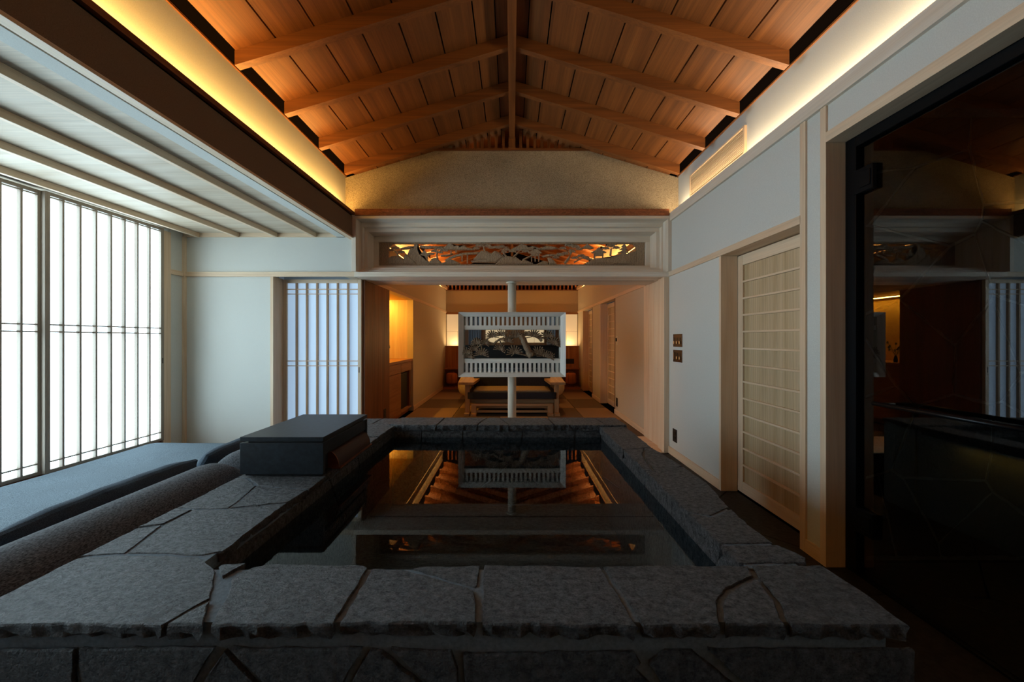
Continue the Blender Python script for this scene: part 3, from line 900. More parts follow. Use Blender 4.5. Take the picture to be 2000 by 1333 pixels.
carved_tree([(-30, 400), (40, 310), (90, 270)], [(10, 245, 38), (95, 225, 38), (155, 200, 36), (205, 248, 36)], 1, 30, 5)
carved_tree([(790, 425), (855, 340), (880, 270), (875, 220)], [(760, 205, 38), (860, 160, 48), (955, 180, 44), (1005, 215, 34), (715, 300, 42), (655, 342, 36), (790, 285, 40), (900, 250, 34)], 1, 44, 6)
carved_tree([(930, 410), (1000, 370), (1040, 350)], [(945, 348, 38), (1035, 318, 42), (1105, 345, 38), (1160, 368, 30)], 1, 24, 7)
carved_tree([(1475, 310), (1480, 250), (1485, 210)], [(1400, 205, 38), (1480, 165, 44), (1560, 195, 38), (1520, 140, 34)], 1, 30, 8)
mbt = MB()
for k, (yy, ww) in enumerate(((160, 60), (200, 85), (245, 105), (290, 120))):
    mbt.prism([CL(1685 - ww, yy + 20, 1), CL(1685, yy - 30, 1), CL(1685 + ww * 0.6, yy + 20, 1)], 1, YP - 0.02 - k * 0.001, YP + 0.008)
mbt.obj('cedar_tree', 'carving_wood', tr)

# ------------------------------------------------------------------ stone bath tub
ZR, ZW = 0.69, 0.60
def r(x, y):
    Y = (EYE - ZR) * FPX / (y - 663)
    return ((x - 1000) * Y / FPX, Y)
def poly(pts):
    return [p[1:] if p[0] == 'w' else r(*p) for p in pts]
def W(x, y): return ('w', x, y)
tub = empty('stone_bathtub', (-0.2, 1.96, 0), 'raised bath of dark slate slabs filled with still water', 'bathtub')
core = MB()
for (a, b, c, d) in ((-1.345, 0.905, 0.868, 1.065), (-1.345, 0.88, 2.82, 3.055), (-1.345, -0.945, 1.06, 2.825), (0.705, 0.865, 1.06, 2.825)):
    core.box(a, b, c, d, 0, 0.6845)
core.obj('mortar_core', 'mortar', tub)
bx('tub_bottom', 'slate', -0.95, 0.71, 1.06, 2.83, 0.02, 0.06, tub)
flat = lambda u, v, h: (u, v, h)
TOP = {
 'A': [W(-1.36, .845), (150, 1222), (250, 1226), (313, 1227), (365, 1195), (417, 1168), (426, 1122), (424, 1107), (410, 1097), (393, 1085), (330, 1082), (245, 1081), (200, 1083), W(-1.36, 1.12)],
 'P1': [W(-1.36, 1.12), (200, 1083), (245, 1081), (319, 1024), (290, 1027), W(-1.36, 1.293)],
 'P1b': [W(-1.36, 1.293), (290, 1027), (319, 1024), (378, 994), W(-1.36, 1.447)],
 'P2': [(245, 1081), (330, 1082), (393, 1085), (438, 1077), (497, 1030), (563, 981), (446, 993), (378, 994), (319, 1024)],
 'P3': [W(-1.36, 1.447), (378, 994), (446, 993), (462, 982), (502, 948), (485, 934), W(-1.36, 1.77)],
 'P4': [(446, 993), (563, 981), (604, 956), (563, 953), (502, 948), (462, 982)],
 'P5': [W(-1.36, 1.77), (485, 934), (502, 948), (563, 953), (604, 956), W(-.925, 2.05), W(-1.36, 2.1)],
 'P6': [W(-1.36, 2.1), W(-.925, 2.05), W(-.925, 2.5), W(-1.36, 2.45)],
 'P7': [W(-1.36, 2.45), W(-.925, 2.5), W(-.915, 2.8), W(-.97, 2.84), W(-1.12, 2.88), W(-1.36, 2.86)],
 'P8': [W(-1.36, 2.86), W(-1.12, 2.88), W(-1.107, 3.07), W(-1.36, 3.07)],
 'P9': [W(-1.12, 2.88), W(-.97, 2.84), W(-.945, 3.07), W(-1.107, 3.07)],
 'K1': [W(-.97, 2.84), W(-.915, 2.8), W(-.59, 2.79), W(-.57, 3.07), W(-.945, 3.07)],
 'K2': [W(-.59, 2.79), W(-.27, 2.8), W(-.25, 2.92), W(-.39, 3.07), W(-.57, 3.07)],
 'K3': [W(-.25, 2.92), W(-.205, 3.07), W(-.39, 3.07)],
 'K4': [W(-.27, 2.8), W(-.02, 2.79), W(-.11, 3.07), W(-.205, 3.07), W(-.25, 2.92)],
 'K5': [W(-.02, 2.79), W(.33, 2.8), W(.30, 3.07), W(-.11, 3.07)],
 'K6': [W(.33, 2.8), W(.74, 2.79), W(.70, 3.07), W(.30, 3.07)],
 'K7': [W(.74, 2.79), W(.90, 2.8), W(.885, 3.07), W(.70, 3.07)],
 'R1': [W(.68, 2.21), W(.834, 2.245), W(.885, 2.26), W(.89, 2.785), W(.675, 2.785)],
 'R2': [W(.685, 1.86), W(.73, 1.85), W(.767, 2.1), W(.834, 2.245), W(.68, 2.21)],
 'R3': [W(.73, 1.85), W(.824, 1.83), W(.868, 1.88), W(.92, 1.93), W(.885, 2.26), W(.834, 2.245), W(.767, 2.1)],
 'R4': [W(.685, 1.42), W(.767, 1.38), W(.885, 1.45), W(.93, 1.7), W(.92, 1.93), W(.868, 1.88), W(.824, 1.83), W(.73, 1.85), W(.685, 1.86)],
 'R5': [W(.685, 1.19), W(.88, 1.195), W(.875, 1.3), W(.885, 1.45), W(.767, 1.38), W(.685, 1.42)],
 'R6': [W(.685, 1.085), W(.90, 1.09), W(.925, 1.12), W(.88, 1.195), W(.685, 1.19)],
 'T': [(313, 1227), (365, 1195), (417, 1168), (403, 1227)],
 'Wd': [(424, 1107), (440, 1102), (487, 1099), (455, 1118), (432, 1131), (426, 1122)],
 'S2': [(403, 1227), (440, 1160), (446, 1133), (490, 1108), (530, 1100), (620, 1102), (715, 1103), (724, 1110), (690, 1165), (655, 1225)],
 'S3': [(655, 1225), (690, 1165), (724, 1110), (795, 1112), (860, 1130), (928, 1150), (936, 1180), (936, 1221)],
 'S3b': [(795, 1112), (820, 1104), (941, 1101), (938, 1145), (928, 1150), (860, 1130)],
 'S4': [(936, 1221), (936, 1180), (938, 1145), (941, 1101), (1060, 1101), (1173, 1104), (1205, 1150), (1235, 1200), (1255, 1228)],
 'S5': [(1255, 1228), (1235, 1200), (1205, 1150), (1173, 1104), (1300, 1102), (1462, 1103), (1478, 1128), (1425, 1152), (1405, 1180), (1413, 1226)],
 'S5b': [(1413, 1226), (1405, 1180), (1425, 1152), (1478, 1128), (1518, 1175), (1530, 1210), (1545, 1227)],
 'S6': [(1545, 1227), (1530, 1210), (1518, 1175), (1478, 1128), (1462, 1103), (1600, 1102), (1680, 1150), (1790, 1230)],
}
rs = random.Random(4)
for k, (nm, pts) in enumerate(TOP.items()):
    zt = ZR + (0.010 if nm[0] == 'K' else -0.002 if nm in ('P5', 'P6') else rs.uniform(-0.003, 0.003))
    stone('stone', poly(pts), flat, zt, (0.06 if nm[0] == 'R' else 0.036) + (zt - ZR), tub, 'slate', 0.0075 if nm[0] in 'SAT' else 0.006 if nm[0] == 'R' else 0.0045, 0.022, 0.003, 0.009, k)
# cladding of the near face
FY = 0.868
def fpt(x, y): return (px(x, FY), pz(y, FY))
FACE = [
 [(-130, 1262), (158, 1258), (165, 1520), (-130, 1520)],
 [(158, 1258), (432, 1256), (345, 1400), (330, 1520), (165, 1520)],
 [(443, 1258), (590, 1400), (600, 1520), (338, 1520), (352, 1400)],
 [(443, 1258), (718, 1257), (640, 1400), (600, 1520), (590, 1400)],
 [(722, 1260), (750, 1262), (832, 1330), (885, 1400), (900, 1520), (600, 1520), (642, 1400)],
 [(752, 1258), (886, 1262), (900, 1300), (907, 1400), (905, 1520), (900, 1520), (885, 1400), (832, 1330)],
 [(900, 1268), (1240, 1264), (1254, 1290), (1245, 1302), (1290, 1345), (1310, 1420), (1310, 1520), (907, 1520), (907, 1400)],
 [(1258, 1290), (1295, 1262), (1352, 1262), (1442, 1333), (1505, 1400), (1520, 1520), (1312, 1520), (1310, 1420), (1294, 1345)],
 [(1366, 1260), (1780, 1258), (1790, 1520), (1520, 1520), (1508, 1400), (1445, 1330)]]
for k, pts in enumerate(FACE):
    stone('stone', [fpt(*p) for p in pts], lambda u, v, h: (u, FY - h, v), 0.012, 0.012, tub, 'slate', 0.006, 0.03, 0.002, 0.003, 80 + k)
# cladding inside, below the rim
def clad(u0, u1, n, frame, seed):
    for k, c in enumerate(voronoi(u0, u1, 0.07, 0.65, n, seed, 2)):
        stone('stone', c, frame, 0.010, 0.010, tub, 'slate', 0.004, 0.06, 0.003, 0.002, seed * 10 + k)
clad(-0.93, 0.69, 7, lambda u, v, h: (u, 2.82 - h, v), 3)
clad(1.07, 2.80, 7, lambda u, v, h: (0.705 - h, u, v), 4)
clad(1.07, 2.80, 7, lambda u, v, h: (-0.945 + h, u, v), 5)
# water
wm = MB()
vs = [wm.bm.verts.new(p) for p in ((-0.934, 1.064, ZW), (0.694, 1.064, ZW), (0.694, 2.809, ZW), (-0.934, 2.809, ZW))]
wf = wm.bm.faces.new(vs)
wo = wm.obj('bath_water', 'water_surface')
if wo.data.polygons[0].normal.z < 0:
    wo.data.flip_normals()
tag(wo, 'still dark water reflecting the pine screen inside the tub', 'water', kind='stuff')

# water box with copper spout on the rim
wb = empty('water_spout_box', (-1.14, 2.04, ZR), 'black stone box with flat lid and copper spout on the tub rim', 'spout')
x0, x1, y0, y1 = -1.345, -0.932, 1.77, 2.31
bx('plinth', 'black_plastic', x0 + 0.02, x1 - 0.012, y0 + 0.012, y1 - 0.012, ZR + 0.002, ZR + 0.012, wb)
bx('body', 'box_stone', x0, x1 - 0.03, y0 + 0.02, y1 - 0.02, ZR + 0.012, 0.852, wb)
bx('front_slab', 'box_stone', x0, x1, y0, y0 + 0.02, ZR + 0.012, 0.856, wb, 0.0015)
bx('back_slab', 'box_stone', x0, x1, y1 - 0.02, y1, ZR + 0.012, 0.856, wb, 0.0015)
bx('side_slab', 'box_stone', x1 - 0.03, x1 - 0.004, y0 + 0.02, y1 - 0.02, 0.792, 0.856, wb, 0.0015)
bx('lid_seat', 'black_plastic', x0 + 0.035, x1 - 0.012, y0 + 0.012, y1 - 0.035, 0.852, 0.866, wb)
bx('lid', 'box_stone', x0, x1, y0, y1, 0.865, 0.886, wb, 0.0015)
sp = MB()
ys, ye, cxs, czs, rr = 1.87, 2.285, -0.965, ZR + 0.012, 0.085
prof = [(cxs, czs)] + [(cxs + 0.062 * math.sin(PI / 2 * k / 12), czs + rr * math.cos(PI / 2 * k / 12)) for k in range(13)]
sp.prism(prof, 1, ys + 0.004, ye)
spo = sp.obj('spout_hood', 'shaded_copper', wb)  # same copper as the cap, painted darker for its reflections
MB().prism(prof, 1, ys, ys + 0.004).obj('spout_cap', 'copper', spo)
bx('spout_lip', 'copper', cxs, cxs + 0.072, ys - 0.004, ye + 0.004, ZR + 0.006, ZR + 0.0125, wb)

# ------------------------------------------------------------------ daybed on the left
def soft_box(name, mat, x0, x1, y0, y1, z0, z1, parent, rad, wrinkle=0.0, seg=(24, 30), puff=0.0, freq=3.0):
    """rounded cushion-like block"""
    mb = MB(); bm = mb.bm
    bmesh.ops.create_cube(bm, size=2.0)
    bmesh.ops.subdivide_edges(bm, edges=list(bm.edges), cuts=seg[0], use_grid_fill=True)
    hx, hy, hz = (x1 - x0) / 2, (y1 - y0) / 2, (z1 - z0) / 2
    for v in bm.verts:
        q = Vector((v.co.x * hx, v.co.y * hy, v.co.z * hz))
        rd = min(rad, hx, hy, hz)
        inner = Vector((max(-hx + rd, min(hx - rd, q.x)), max(-hy + rd, min(hy - rd, q.y)), max(-hz + rd, min(hz - rd, q.z))))
        d = q - inner
        if d.length > 1e-6:
            q = inner + d.normalized() * rd
        if puff:
            fx, fy = 1 - (q.x / hx) ** 2, 1 - (q.y / hy) ** 2
            q.z += puff * max(0, fx) * max(0, fy) * (1 if q.z > 0 else -0.3)
        w = Vector(((x0 + x1) / 2 + q.x, (y0 + y1) / 2 + q.y, (z0 + z1) / 2 + q.z))
        if wrinkle:
            nn = noise.fractal(w * freq, 1.0, 2.0, 3)
            w.z += wrinkle * nn * (1 if q.z > -hz * 0.5 else 0)
            w.x += wrinkle * 0.6 * noise.noise(w * freq * 1.3 + Vector((5, 1, 2)))
        v.co = w
    return mb.obj(name, mat, parent, True)
db = empty('daybed_mattress', (-2.6, 1.9, 0.045), 'wide blue-grey daybed mattress below the paper windows', 'mattress')
soft_box('mattress', 'mattress_cloth', -3.90, -1.40, -0.9, 3.90, 0.045, 0.258, db, 0.05, 0.006, (46, 46), 0.0, 1.6)
def bolster(y0, y1, label):
    mb = MB(); n = 40; R_ = 0.22
    pts, rad = [], []
    L = y1 - y0
    for k in range(n + 1):
        t = k / n
        y = y0 + L * t
        e = min(t, 1 - t) * L
        q = min(1.0, e / 0.13)
        rad.append(max(0.02, R_ * (1 - (1 - q) ** 2.6) ** 0.5))
        pts.append((-1.592, y, 0.488))
    mb.tube(pts, rad, 40)
    o = mb.obj('bolster', 'bolster_cloth', None, True)
    return tag(o, label, 'bolster', 'bolsters leaning along the tub')
bolster(0.78, 2.02, 'long grey-brown bolster nearest the camera, lying against the tub')
bolster(2.04, 3.2, 'grey bolster half hidden behind the black water box')
def back_cushion(y0, y1, label, seed):
    mb = MB(); bm = mb.bm
    bmesh.ops.create_cube(bm, size=2.0)
    bmesh.ops.subdivide_edges(bm, edges=list(bm.edges), cuts=26, use_grid_fill=True)
    hy, hz, hx = (y1 - y0) / 2, 0.215, 0.085
    for v in bm.verts:
        u, s, t = v.co.y, v.co.z, v.co.x
        f = (max(0.0, 1 - abs(u) ** 5)) ** 0.5 * (max(0.0, 1 - abs(s) ** 4)) ** 0.55
        xx = t * hx * (0.10 + 0.90 * f)
        k = 1 - 0.05 * (1 - abs(t)) * 0
        yy = u * hy * (1 - 0.05 * s * s); zz = s * hz * (1 - 0.10 * u * u)
        wz = noise.fractal(Vector((xx * 3, yy * 5 + seed, zz * 5)), 1.0, 2.0, 3) * 0.012
        a = math.radians(-24)          # leans back against the bolster
        X = xx * math.cos(a) - zz * math.sin(a); Z = xx * math.sin(a) + zz * math.cos(a)
        v.co = Vector((-1.96 + X + wz, (y0 + y1) / 2 + yy, 0.475 + Z + wz))
    o = mb.obj('back_cushion', 'cushion_cloth', None, True)
    return tag(o, label, 'cushion', 'back cushions on the daybed')
back_cushion(1.28, 2.16, 'dark navy back cushion nearest the camera, behind the long bolster', 1.0)
back_cushion(2.19, 3.07, 'dark navy back cushion farther along, beside the black water box', 4.0)

# ------------------------------------------------------------------ pine screen on a white post
ps = empty('pine_screen', (0, 4.73, 0), 'white post carrying a framed screen with carved pine and mirror', 'screen')
mb = MB().lathe([(0.055, 0.0), (0.055, 2.10)], 0.0, 4.735, 28); mb.obj('post', 'soft_white', ps, True)
MB().lathe([(0.075, 2.105), (0.075, 2.1225)], 0.0, 4.735, 28).obj('post_flange', 'soft_white', ps)
YF, YBk = 4.54, 4.67
fx0, fx1, fz0, fz1 = px(895, YF), px(1105, YF), pz(737, YF), pz(610, YF)
ins = 0.062
def mitre(name, a, b, c, d, mat):
    """frame member whose face slopes in: outer edge a-b at front, inner edge c-d set back"""
    mb = MB(); bm = mb.bm
    q = [bm.verts.new(p) for p in ((a[0], YF, a[1]), (b[0], YF, b[1]), (c[0], YF + 0.045, c[1]), (d[0], YF + 0.045, d[1]),
                                   (a[0], YBk, a[1]), (b[0], YBk, b[1]), (c[0], YBk, c[1]), (d[0], YBk, d[1]))]
    for f in ((0, 1, 2, 3), (7, 6, 5, 4), (0, 4, 5, 1), (2, 6, 7, 3), (1, 5, 6, 2), (3, 7, 4, 0)):
        bm.faces.new([q[i] for i in f])
    mb.obj(name, mat, ps)
ix0, ix1, iz0, iz1 = fx0 + ins, fx1 - ins, fz0 + ins * 0.85, fz1 - ins * 0.85
mitre('frame_top', (fx0, fz1), (fx1, fz1), (ix1, iz1), (ix0, iz1), 'screen_timber_x')
mitre('frame_bottom', (fx0, fz0), (fx1, fz0), (ix1, iz0), (ix0, iz0), 'screen_timber_x')
mitre('frame_side', (fx0, fz0), (fx0, fz1), (ix0, iz1), (ix0, iz0), 'screen_timber_z')
mitre('frame_side', (fx1, fz0), (fx1, fz1), (ix1, iz1), (ix1, iz0), 'screen_timber_z')
bx('mirror', 'mirror', ix0 - 0.01, ix1 + 0.01, YBk - 0.012, YBk - 0.008, iz0 - 0.01, iz1 + 0.01, ps)
bx('back_board', 'screen_timber_x', fx0 + 0.01, fx1 - 0.01, YBk - 0.007, YBk + 0.008, fz0 + 0.01, fz1 - 0.01, ps)
YM = 4.60
for (ya, yb) in ((636, 644.5), (701, 709.5)):
    bx('rail', 'screen_timber_x', ix0 - 0.005, ix1 + 0.005, YM, YM + 0.035, pz(yb, YM), pz(ya, YM), ps, 0.002)
for za, zb in ((pz(636, YM), iz1 + 0.005), (iz0 - 0.005, pz(709.5, YM))):
    for k in range(21):
        X = px(911.5 + 8.85 * k, YM)
        bx('slat', 'screen_timber_z', X - 0.0155, X + 0.0155, YM + 0.006, YM + 0.032, za, zb, ps, 0.001)
# carved pine
def S8(x, y): return (px(880 + 0.18 * x, YM), pz(600 + 0.18 * y, YM))
def branch(name, pts, r0, r1, rough=0.0, seed=0):
    rnd = random.Random(seed)
    P = []
    for k in range(len(pts) - 1):
        for j in range(4):
            t = j / 4
            P.append((pts[k][0] + (pts[k + 1][0] - pts[k][0]) * t, pts[k][1] + (pts[k + 1][1] - pts[k][1]) * t))
    P.append(pts[-1])
    n = len(P)
    Q = []
    for i, (x, y) in enumerate(P):
        X, Z = S8(x, y)
        Q.append((X + rnd.uniform(-rough, rough), YM + 0.012 + rnd.uniform(-0.004, 0.004), Z + rnd.uniform(-rough, rough)))
    MB().tube(Q, [(r0 + (r1 - r0) * i / (n - 1)) * rnd.uniform(0.88, 1.12) for i in range(n)], 9).obj(name, 'pine_carving', ps, True)
branch('pine_trunk', [(885, 530), (850, 490), (825, 430), (790, 350), (755, 300)], 0.047, 0.034, 0.005, 1)
branch('pine_branch', [(765, 315), (700, 325), (620, 335), (530, 350), (465, 405), (400, 380), (330, 410), (270, 450), (200, 500)], 0.018, 0.007, 0.003, 2)
branch('pine_branch', [(790, 310), (850, 300), (950, 325), (1050, 345), (1120, 395), (1175, 420)], 0.014, 0.006, 0.003, 3)
branch('pine_branch', [(880, 530), (950, 505), (1050, 520), (1090, 520)], 0.014, 0.006, 0.003, 4)
branch('pine_branch', [(850, 540), (770, 510), (690, 500), (660, 535)], 0.012, 0.005, 0.003, 5)
branch('pine_branch', [(530, 350), (545, 400), (540, 450)], 0.010, 0.005, 0.002, 6)
branch('pine_branch', [(330, 410), (340, 460), (330, 520)], 0.010, 0.005, 0.002, 7)
FANS = [(175, 500, 70, 0), (200, 545, 60, 10), (255, 470, 72, -10), (335, 515, 78, 5), (285, 400, 72, -5), (375, 395, 50, 30), (450, 325, 74, -8), (550, 308, 72, 5),
        (615, 375, 66, 0), (705, 312, 74, 0), (535, 465, 66, 20), (690, 500, 86, 0), (905, 318, 80, 0), (960, 345, 50, 40), (1055, 325, 78, 10), (1115, 395, 78, 15),
        (1165, 420, 62, 25), (950, 500, 80, -5), (1010, 530, 76, 10), (1065, 545, 70, 20), (830, 300, 45, 0)]
for k, (x, y, rad, tilt) in enumerate(FANS):
    rnd = random.Random(200 + k)
    mb = MB()
    X, Z = S8(x, y)
    R_ = rad * 0.18 * YM / FPX
    yy = YM + 0.006 + rnd.uniform(-0.016, 0.010)
    for layer, (n, l0, dy) in enumerate(((11, 1.0, 0.0), (9, 0.66, -0.008))):
        for j in range(n):
            a = math.radians(90 - tilt + (j / (n - 1) - 0.5) * 205)
            L = R_ * l0 * rnd.uniform(0.88, 1.08)
            c, s = math.cos(a), math.sin(a)
            w = R_ * 0.085
            tip = 0.6
            ox, oz = -s * w, c * w
            yb0 = yy + dy; yb1 = yy + dy - 0.010 - 0.006 * rnd.random()
            pts = [(X + c * R_ * 0.1 - ox * 0.4, Z + s * R_ * 0.1 - oz * 0.4), (X + c * L - ox * tip * 1.5, Z + s * L * 0.93 - oz * tip * 1.5),
                   (X + c * L * 1.05, Z + s * L * 0.98), (X + c * L + ox * tip * 1.5, Z + s * L * 0.93 + oz * tip * 1.5), (X + c * R_ * 0.1 + ox * 0.4, Z + s * R_ * 0.1 + oz * 0.4)]
            f0 = [mb.bm.verts.new((p[0], yb1 if 0 < i < 4 else yb0, p[1])) for i, p in enumerate(pts)]
            f1 = [mb.bm.verts.new((p[0], (yb1 if 0 < i < 4 else yb0) + 0.006, p[1])) for i, p in enumerate(pts)]
            mb.bm.faces.new(f0); mb.bm.faces.new(f1[::-1])
            for i in range(5):
                mb.bm.faces.new((f0[i], f1[i], f1[(i + 1) % 5], f0[(i + 1) % 5]))
    mb.ball((X, yy - 0.006, Z), R_ * 0.14, 1)
    mb.obj('pine_needle_fan', 'pine_carving', ps)

# ------------------------------------------------------------------ fittings on the right wall
vg = empty('air_grille', (XC, 3.54, 2.97), 'pale framed air grille with fine horizontal slats in the right cove', 'grille')
ga, gb, gz0, gz1 = 3.08, 3.99, 2.965, 3.185
bx('backing', 'dark_gap', XC - 0.006, XC + 0.002, ga, gb, gz0, gz1, vg)
bx('frame_top', 'hinoki_y', XC - 0.022, XC, ga - 0.02, gb + 0.02, gz1, gz1 + 0.016, vg)
bx('frame_bottom', 'hinoki_y', XC - 0.022, XC, ga - 0.02, gb + 0.02, gz0 - 0.016, gz0, vg)
bx('frame_side', 'hinoki_z', XC - 0.022, XC, ga - 0.02, ga, gz0, gz1, vg)
bx('frame_side', 'hinoki_z', XC - 0.022, XC, gb, gb + 0.02, gz0, gz1, vg)
bx('mullion', 'hinoki_z', XC - 0.012, XC - 0.004, 3.53, 3.54, gz0, gz1, vg)
for k in range(14):
    z = gz0 + 0.006 + k * (gz1 - gz0 - 0.002) / 14
    bx('slat', 'hinoki_y', XC - 0.018, XC - 0.006, ga, gb, z, z + 0.0065, vg)

def switch_plate(z0, z1, y0, y1, label, kinds):
    w = empty('light_switch', (XW, (y0 + y1) / 2, z0), label, 'switch', 'bronze switches on the right wall')
    pt = bx('plate', 'bronze', XW - 0.007, XW, y0, y1, z0, z1, w, 0.002)
    n = len(kinds)
    for k, kd in enumerate(kinds):
        yc = y1 - (k + 0.5 + 0.1) * (y1 - y0) / (n + 0.2)
        if kd == 't':
            bx('slot', 'black_plastic', XW - 0.009, XW - 0.006, yc - 0.014, yc + 0.014, z0 + 0.07, z0 + 0.105, pt)
            bx('toggle', 'bronze_light', XW - 0.022, XW - 0.007, yc - 0.011, yc + 0.011, z0 + 0.034, z0 + 0.066, pt, 0.002)
        else:
            bx('slot', 'black_plastic', XW - 0.009, XW - 0.006, yc - 0.012, yc + 0.020, z0 + 0.025, z0 + 0.115, pt)
            bx('slider', 'bronze_light', XW - 0.014, XW - 0.007, yc + 0.004, yc + 0.012, z0 + 0.03, z0 + 0.11, pt)
    return w
switch_plate(pz(678, 4.08), pz(653, 4.08), 3.985, 4.20, 'upper bronze switch plate with three toggles', 'ttt')
switch_plate(pz(708, 4.08), pz(684, 4.08), 3.985, 4.20, 'lower bronze switch plate with a slider and two toggles', 'stt')

def outlet(loc_x, y0, y1, z0, z1, label, side):
    w = empty('wall_outlet', (loc_x, (y0 + y1) / 2, z0), label, 'outlet', 'black wall outlets')
    a, b = sorted((loc_x, loc_x - side * 0.006))
    pt = bx('plate', 'black_plastic', a, b, y0, y1, z0, z1, w, 0.001)
    a, b = sorted((loc_x - side * 0.006, loc_x - side * 0.009))
    h = (z1 - z0)
    for k in (0.25, 0.62):
        bx('socket', 'black_metal', a, b, y0 + 0.02, y1 - 0.02, z0 + h * k, z0 + h * (k + 0.2), pt)
outlet(XW, 4.115, 4.215, 0.175, 0.325, 'black outlet low on the papered wall under the bronze switches', 1)
outlet(XW, 6.42, 6.52, 0.16, 0.31, 'black outlet low on the tatami room wall beside the nearer ribbed door', 1)
outlet(-1.872, 5.22, 5.31, 0.215, 0.345, 'black outlet low on the brown timber leaf', -1)
hk = empty('latch_plate', (XW, 6.46, 1.29), 'small pale latch plate on the tatami room wall beside the nearer ribbed door', 'latch')
bx('plate', 'soft_white', XW - 0.006, XW, 6.43, 6.49, 1.27, 1.43, hk, 0.002)
bx('lever', 'black_metal', XW - 0.03, XW - 0.006, 6.45, 6.47, 1.33, 1.39, hk, 0.002)

# ------------------------------------------------------------------ glass shower door
gd = structure('door_7', (2.03, 1.2, 0), 'dark glass shower door with black hinges and bar handle')
bx('frame_post', 'black_metal', 2.0, 2.06, 2.085, 2.15, 0, 2.55, gd, 0.002)
bx('frame_head', 'black_metal', 2.0, 2.06, -0.25, 2.085, 2.49, 2.55, gd, 0.002)
bx('frame_sill', 'black_metal', 2.0, 2.06, -0.25, 2.085, 0.0, 0.012, gd)
gp = MB().box(2.026, 2.034, -0.24, 2.062, 0.016, 2.48).obj('pane', 'dark_glass', gd)
for zc in (1.37 + (663 - 352) * 2.05 / 700, 1.37 + (663 - 1020) * 2.05 / 700):
    hg = bx('hinge', 'black_metal', 1.996, 2.024, 1.985, 2.10, zc - 0.07, zc + 0.07, gd, 0.003)
    bx('hinge_plate', 'black_metal', 1.990, 1.996, 1.995, 2.055, zc - 0.045, zc + 0.045, hg, 0.002)
zh = 1.37 - 0.345
MB().tube([(1.945, 1.93, zh), (1.945, 1.34, zh)], 0.011, 12).obj('handle', 'black_metal', gd, True)
for y in (1.90, 1.36):
    MB().tube([(1.945, y, zh), (2.026, y, zh)], 0.009, 10).obj('handle_stub', 'black_metal', gd, True)

# ------------------------------------------------------------------ kitchenette
kc = empty('kitchen_cabinet', (-2.2, 6.15, 0), 'oak kitchenette cabinet with drawers in the yellow niche', 'cabinet')
fx = -1.925
bx('carcass', 'walnut_z', -2.54, fx - 0.02, 5.49, 6.22, 0.08, 0.955, kc)
bx('carcass', 'walnut_z', -2.54, fx - 0.02, 6.78, 6.86, 0.08, 0.955, kc)
bx('carcass_top', 'walnut_y', -2.54, fx - 0.02, 6.22, 6.78, 0.80, 0.955, kc)
bx('kickboard', 'warm_oak_y', -2.5, fx - 0.05, 5.49, 6.86, 0.0, 0.08, kc)
bx('drawer', 'warm_oak_y', fx - 0.02, fx, 5.495, 6.215, 0.79, 0.945, kc, 0.001)
bx('drawer', 'warm_oak_y', fx - 0.02, fx, 6.225, 6.855, 0.79, 0.945, kc, 0.001)
bx('cabinet_door', 'warm_oak_y', fx - 0.02, fx, 5.495, 6.215, 0.085, 0.782, kc, 0.001)
bx('bottom_shelf', 'warm_oak_y', -2.5, fx, 6.225, 6.855, 0.08, 0.11, kc)
ct = bx('worktop', 'warm_oak_y', -2.548, -1.905, 5.485, 6.865, 0.957, 1.0, None, 0.002)
tag(ct, 'thick oak worktop over the kitchenette cabinet', 'worktop')
fg = empty('mini_fridge', (-2.2, 6.5, 0.11), 'small black fridge under the kitchenette worktop', 'fridge')
bx('body', 'black_plastic', -2.5, -2.02, 6.24, 6.76, 0.112, 0.78, fg)
fdoor = bx('fridge_door', 'black_plastic', -2.018, -1.975, 6.24, 6.76, 0.115, 0.755, fg, 0.004)
bx('door_edge', 'black_metal', -1.975, -1.968, 6.25, 6.75, 0.735, 0.752, fdoor)
fa = empty('faucet', (-2.25, 5.75, 1.0), 'slim black faucet on the kitchenette worktop', 'faucet')
MB().tube([(-2.25, 5.75, 1.0), (-2.25, 5.75, 1.20), (-2.22, 5.75, 1.235), (-2.15, 5.75, 1.235), (-2.12, 5.75, 1.20)], 0.011, 8).obj('spout', 'black_metal', fa, True)
MB().lathe([(0.02, 1.0), (0.02, 1.03)], -2.25, 5.75, 12).obj('base', 'black_metal', fa)
pl = empty('small_plant', (-2.05, 5.70, 1.0), 'small green sprig in a dark vase on the worktop', 'plant')
MB().lathe([(0.022, 1.0), (0.028, 1.04), (0.018, 1.09), (0.012, 1.11)], -2.05, 5.70, 12).obj('vase', 'black_metal', pl, True)
rnd = random.Random(9)
for k in range(12):
    a = rnd.uniform(0, 2 * PI); h = rnd.uniform(0.08, 0.24)
    e = Vector((-2.05 + 0.09 * math.cos(a), 5.70 + 0.09 * math.sin(a), 1.10 + h))
    mb = MB().tube([(-2.05, 5.70, 1.10), tuple((Vector((-2.05, 5.70, 1.10)) + e) / 2 + Vector((0, 0, 0.02))), tuple(e)], 0.002, 4)
    mb.ball(e, 0.018, 1, (1, 0.5, 1.3))
    mb.obj('sprig', 'leaf', pl)
pa = empty('niche_switch', (-2.548, 6.3, 1.3), 'small dark switch fitting on the yellow niche wall', 'switch')
bx('plate', 'bronze', -2.55, -2.543, 6.42, 6.46, 1.36, 1.40, pa)
bx('knob', 'black_metal', -2.543, -2.525, 6.45, 6.50, 1.24, 1.30, pa, 0.003)
bs = empty('niche_bracket', (-2.5, 5.6, 1.35), 'dark wooden bracket shelf at the near side of the yellow niche', 'shelf')
bx('board', 'walnut_y', -2.549, -2.25, 5.482, 5.78, 1.52, 1.55, bs)
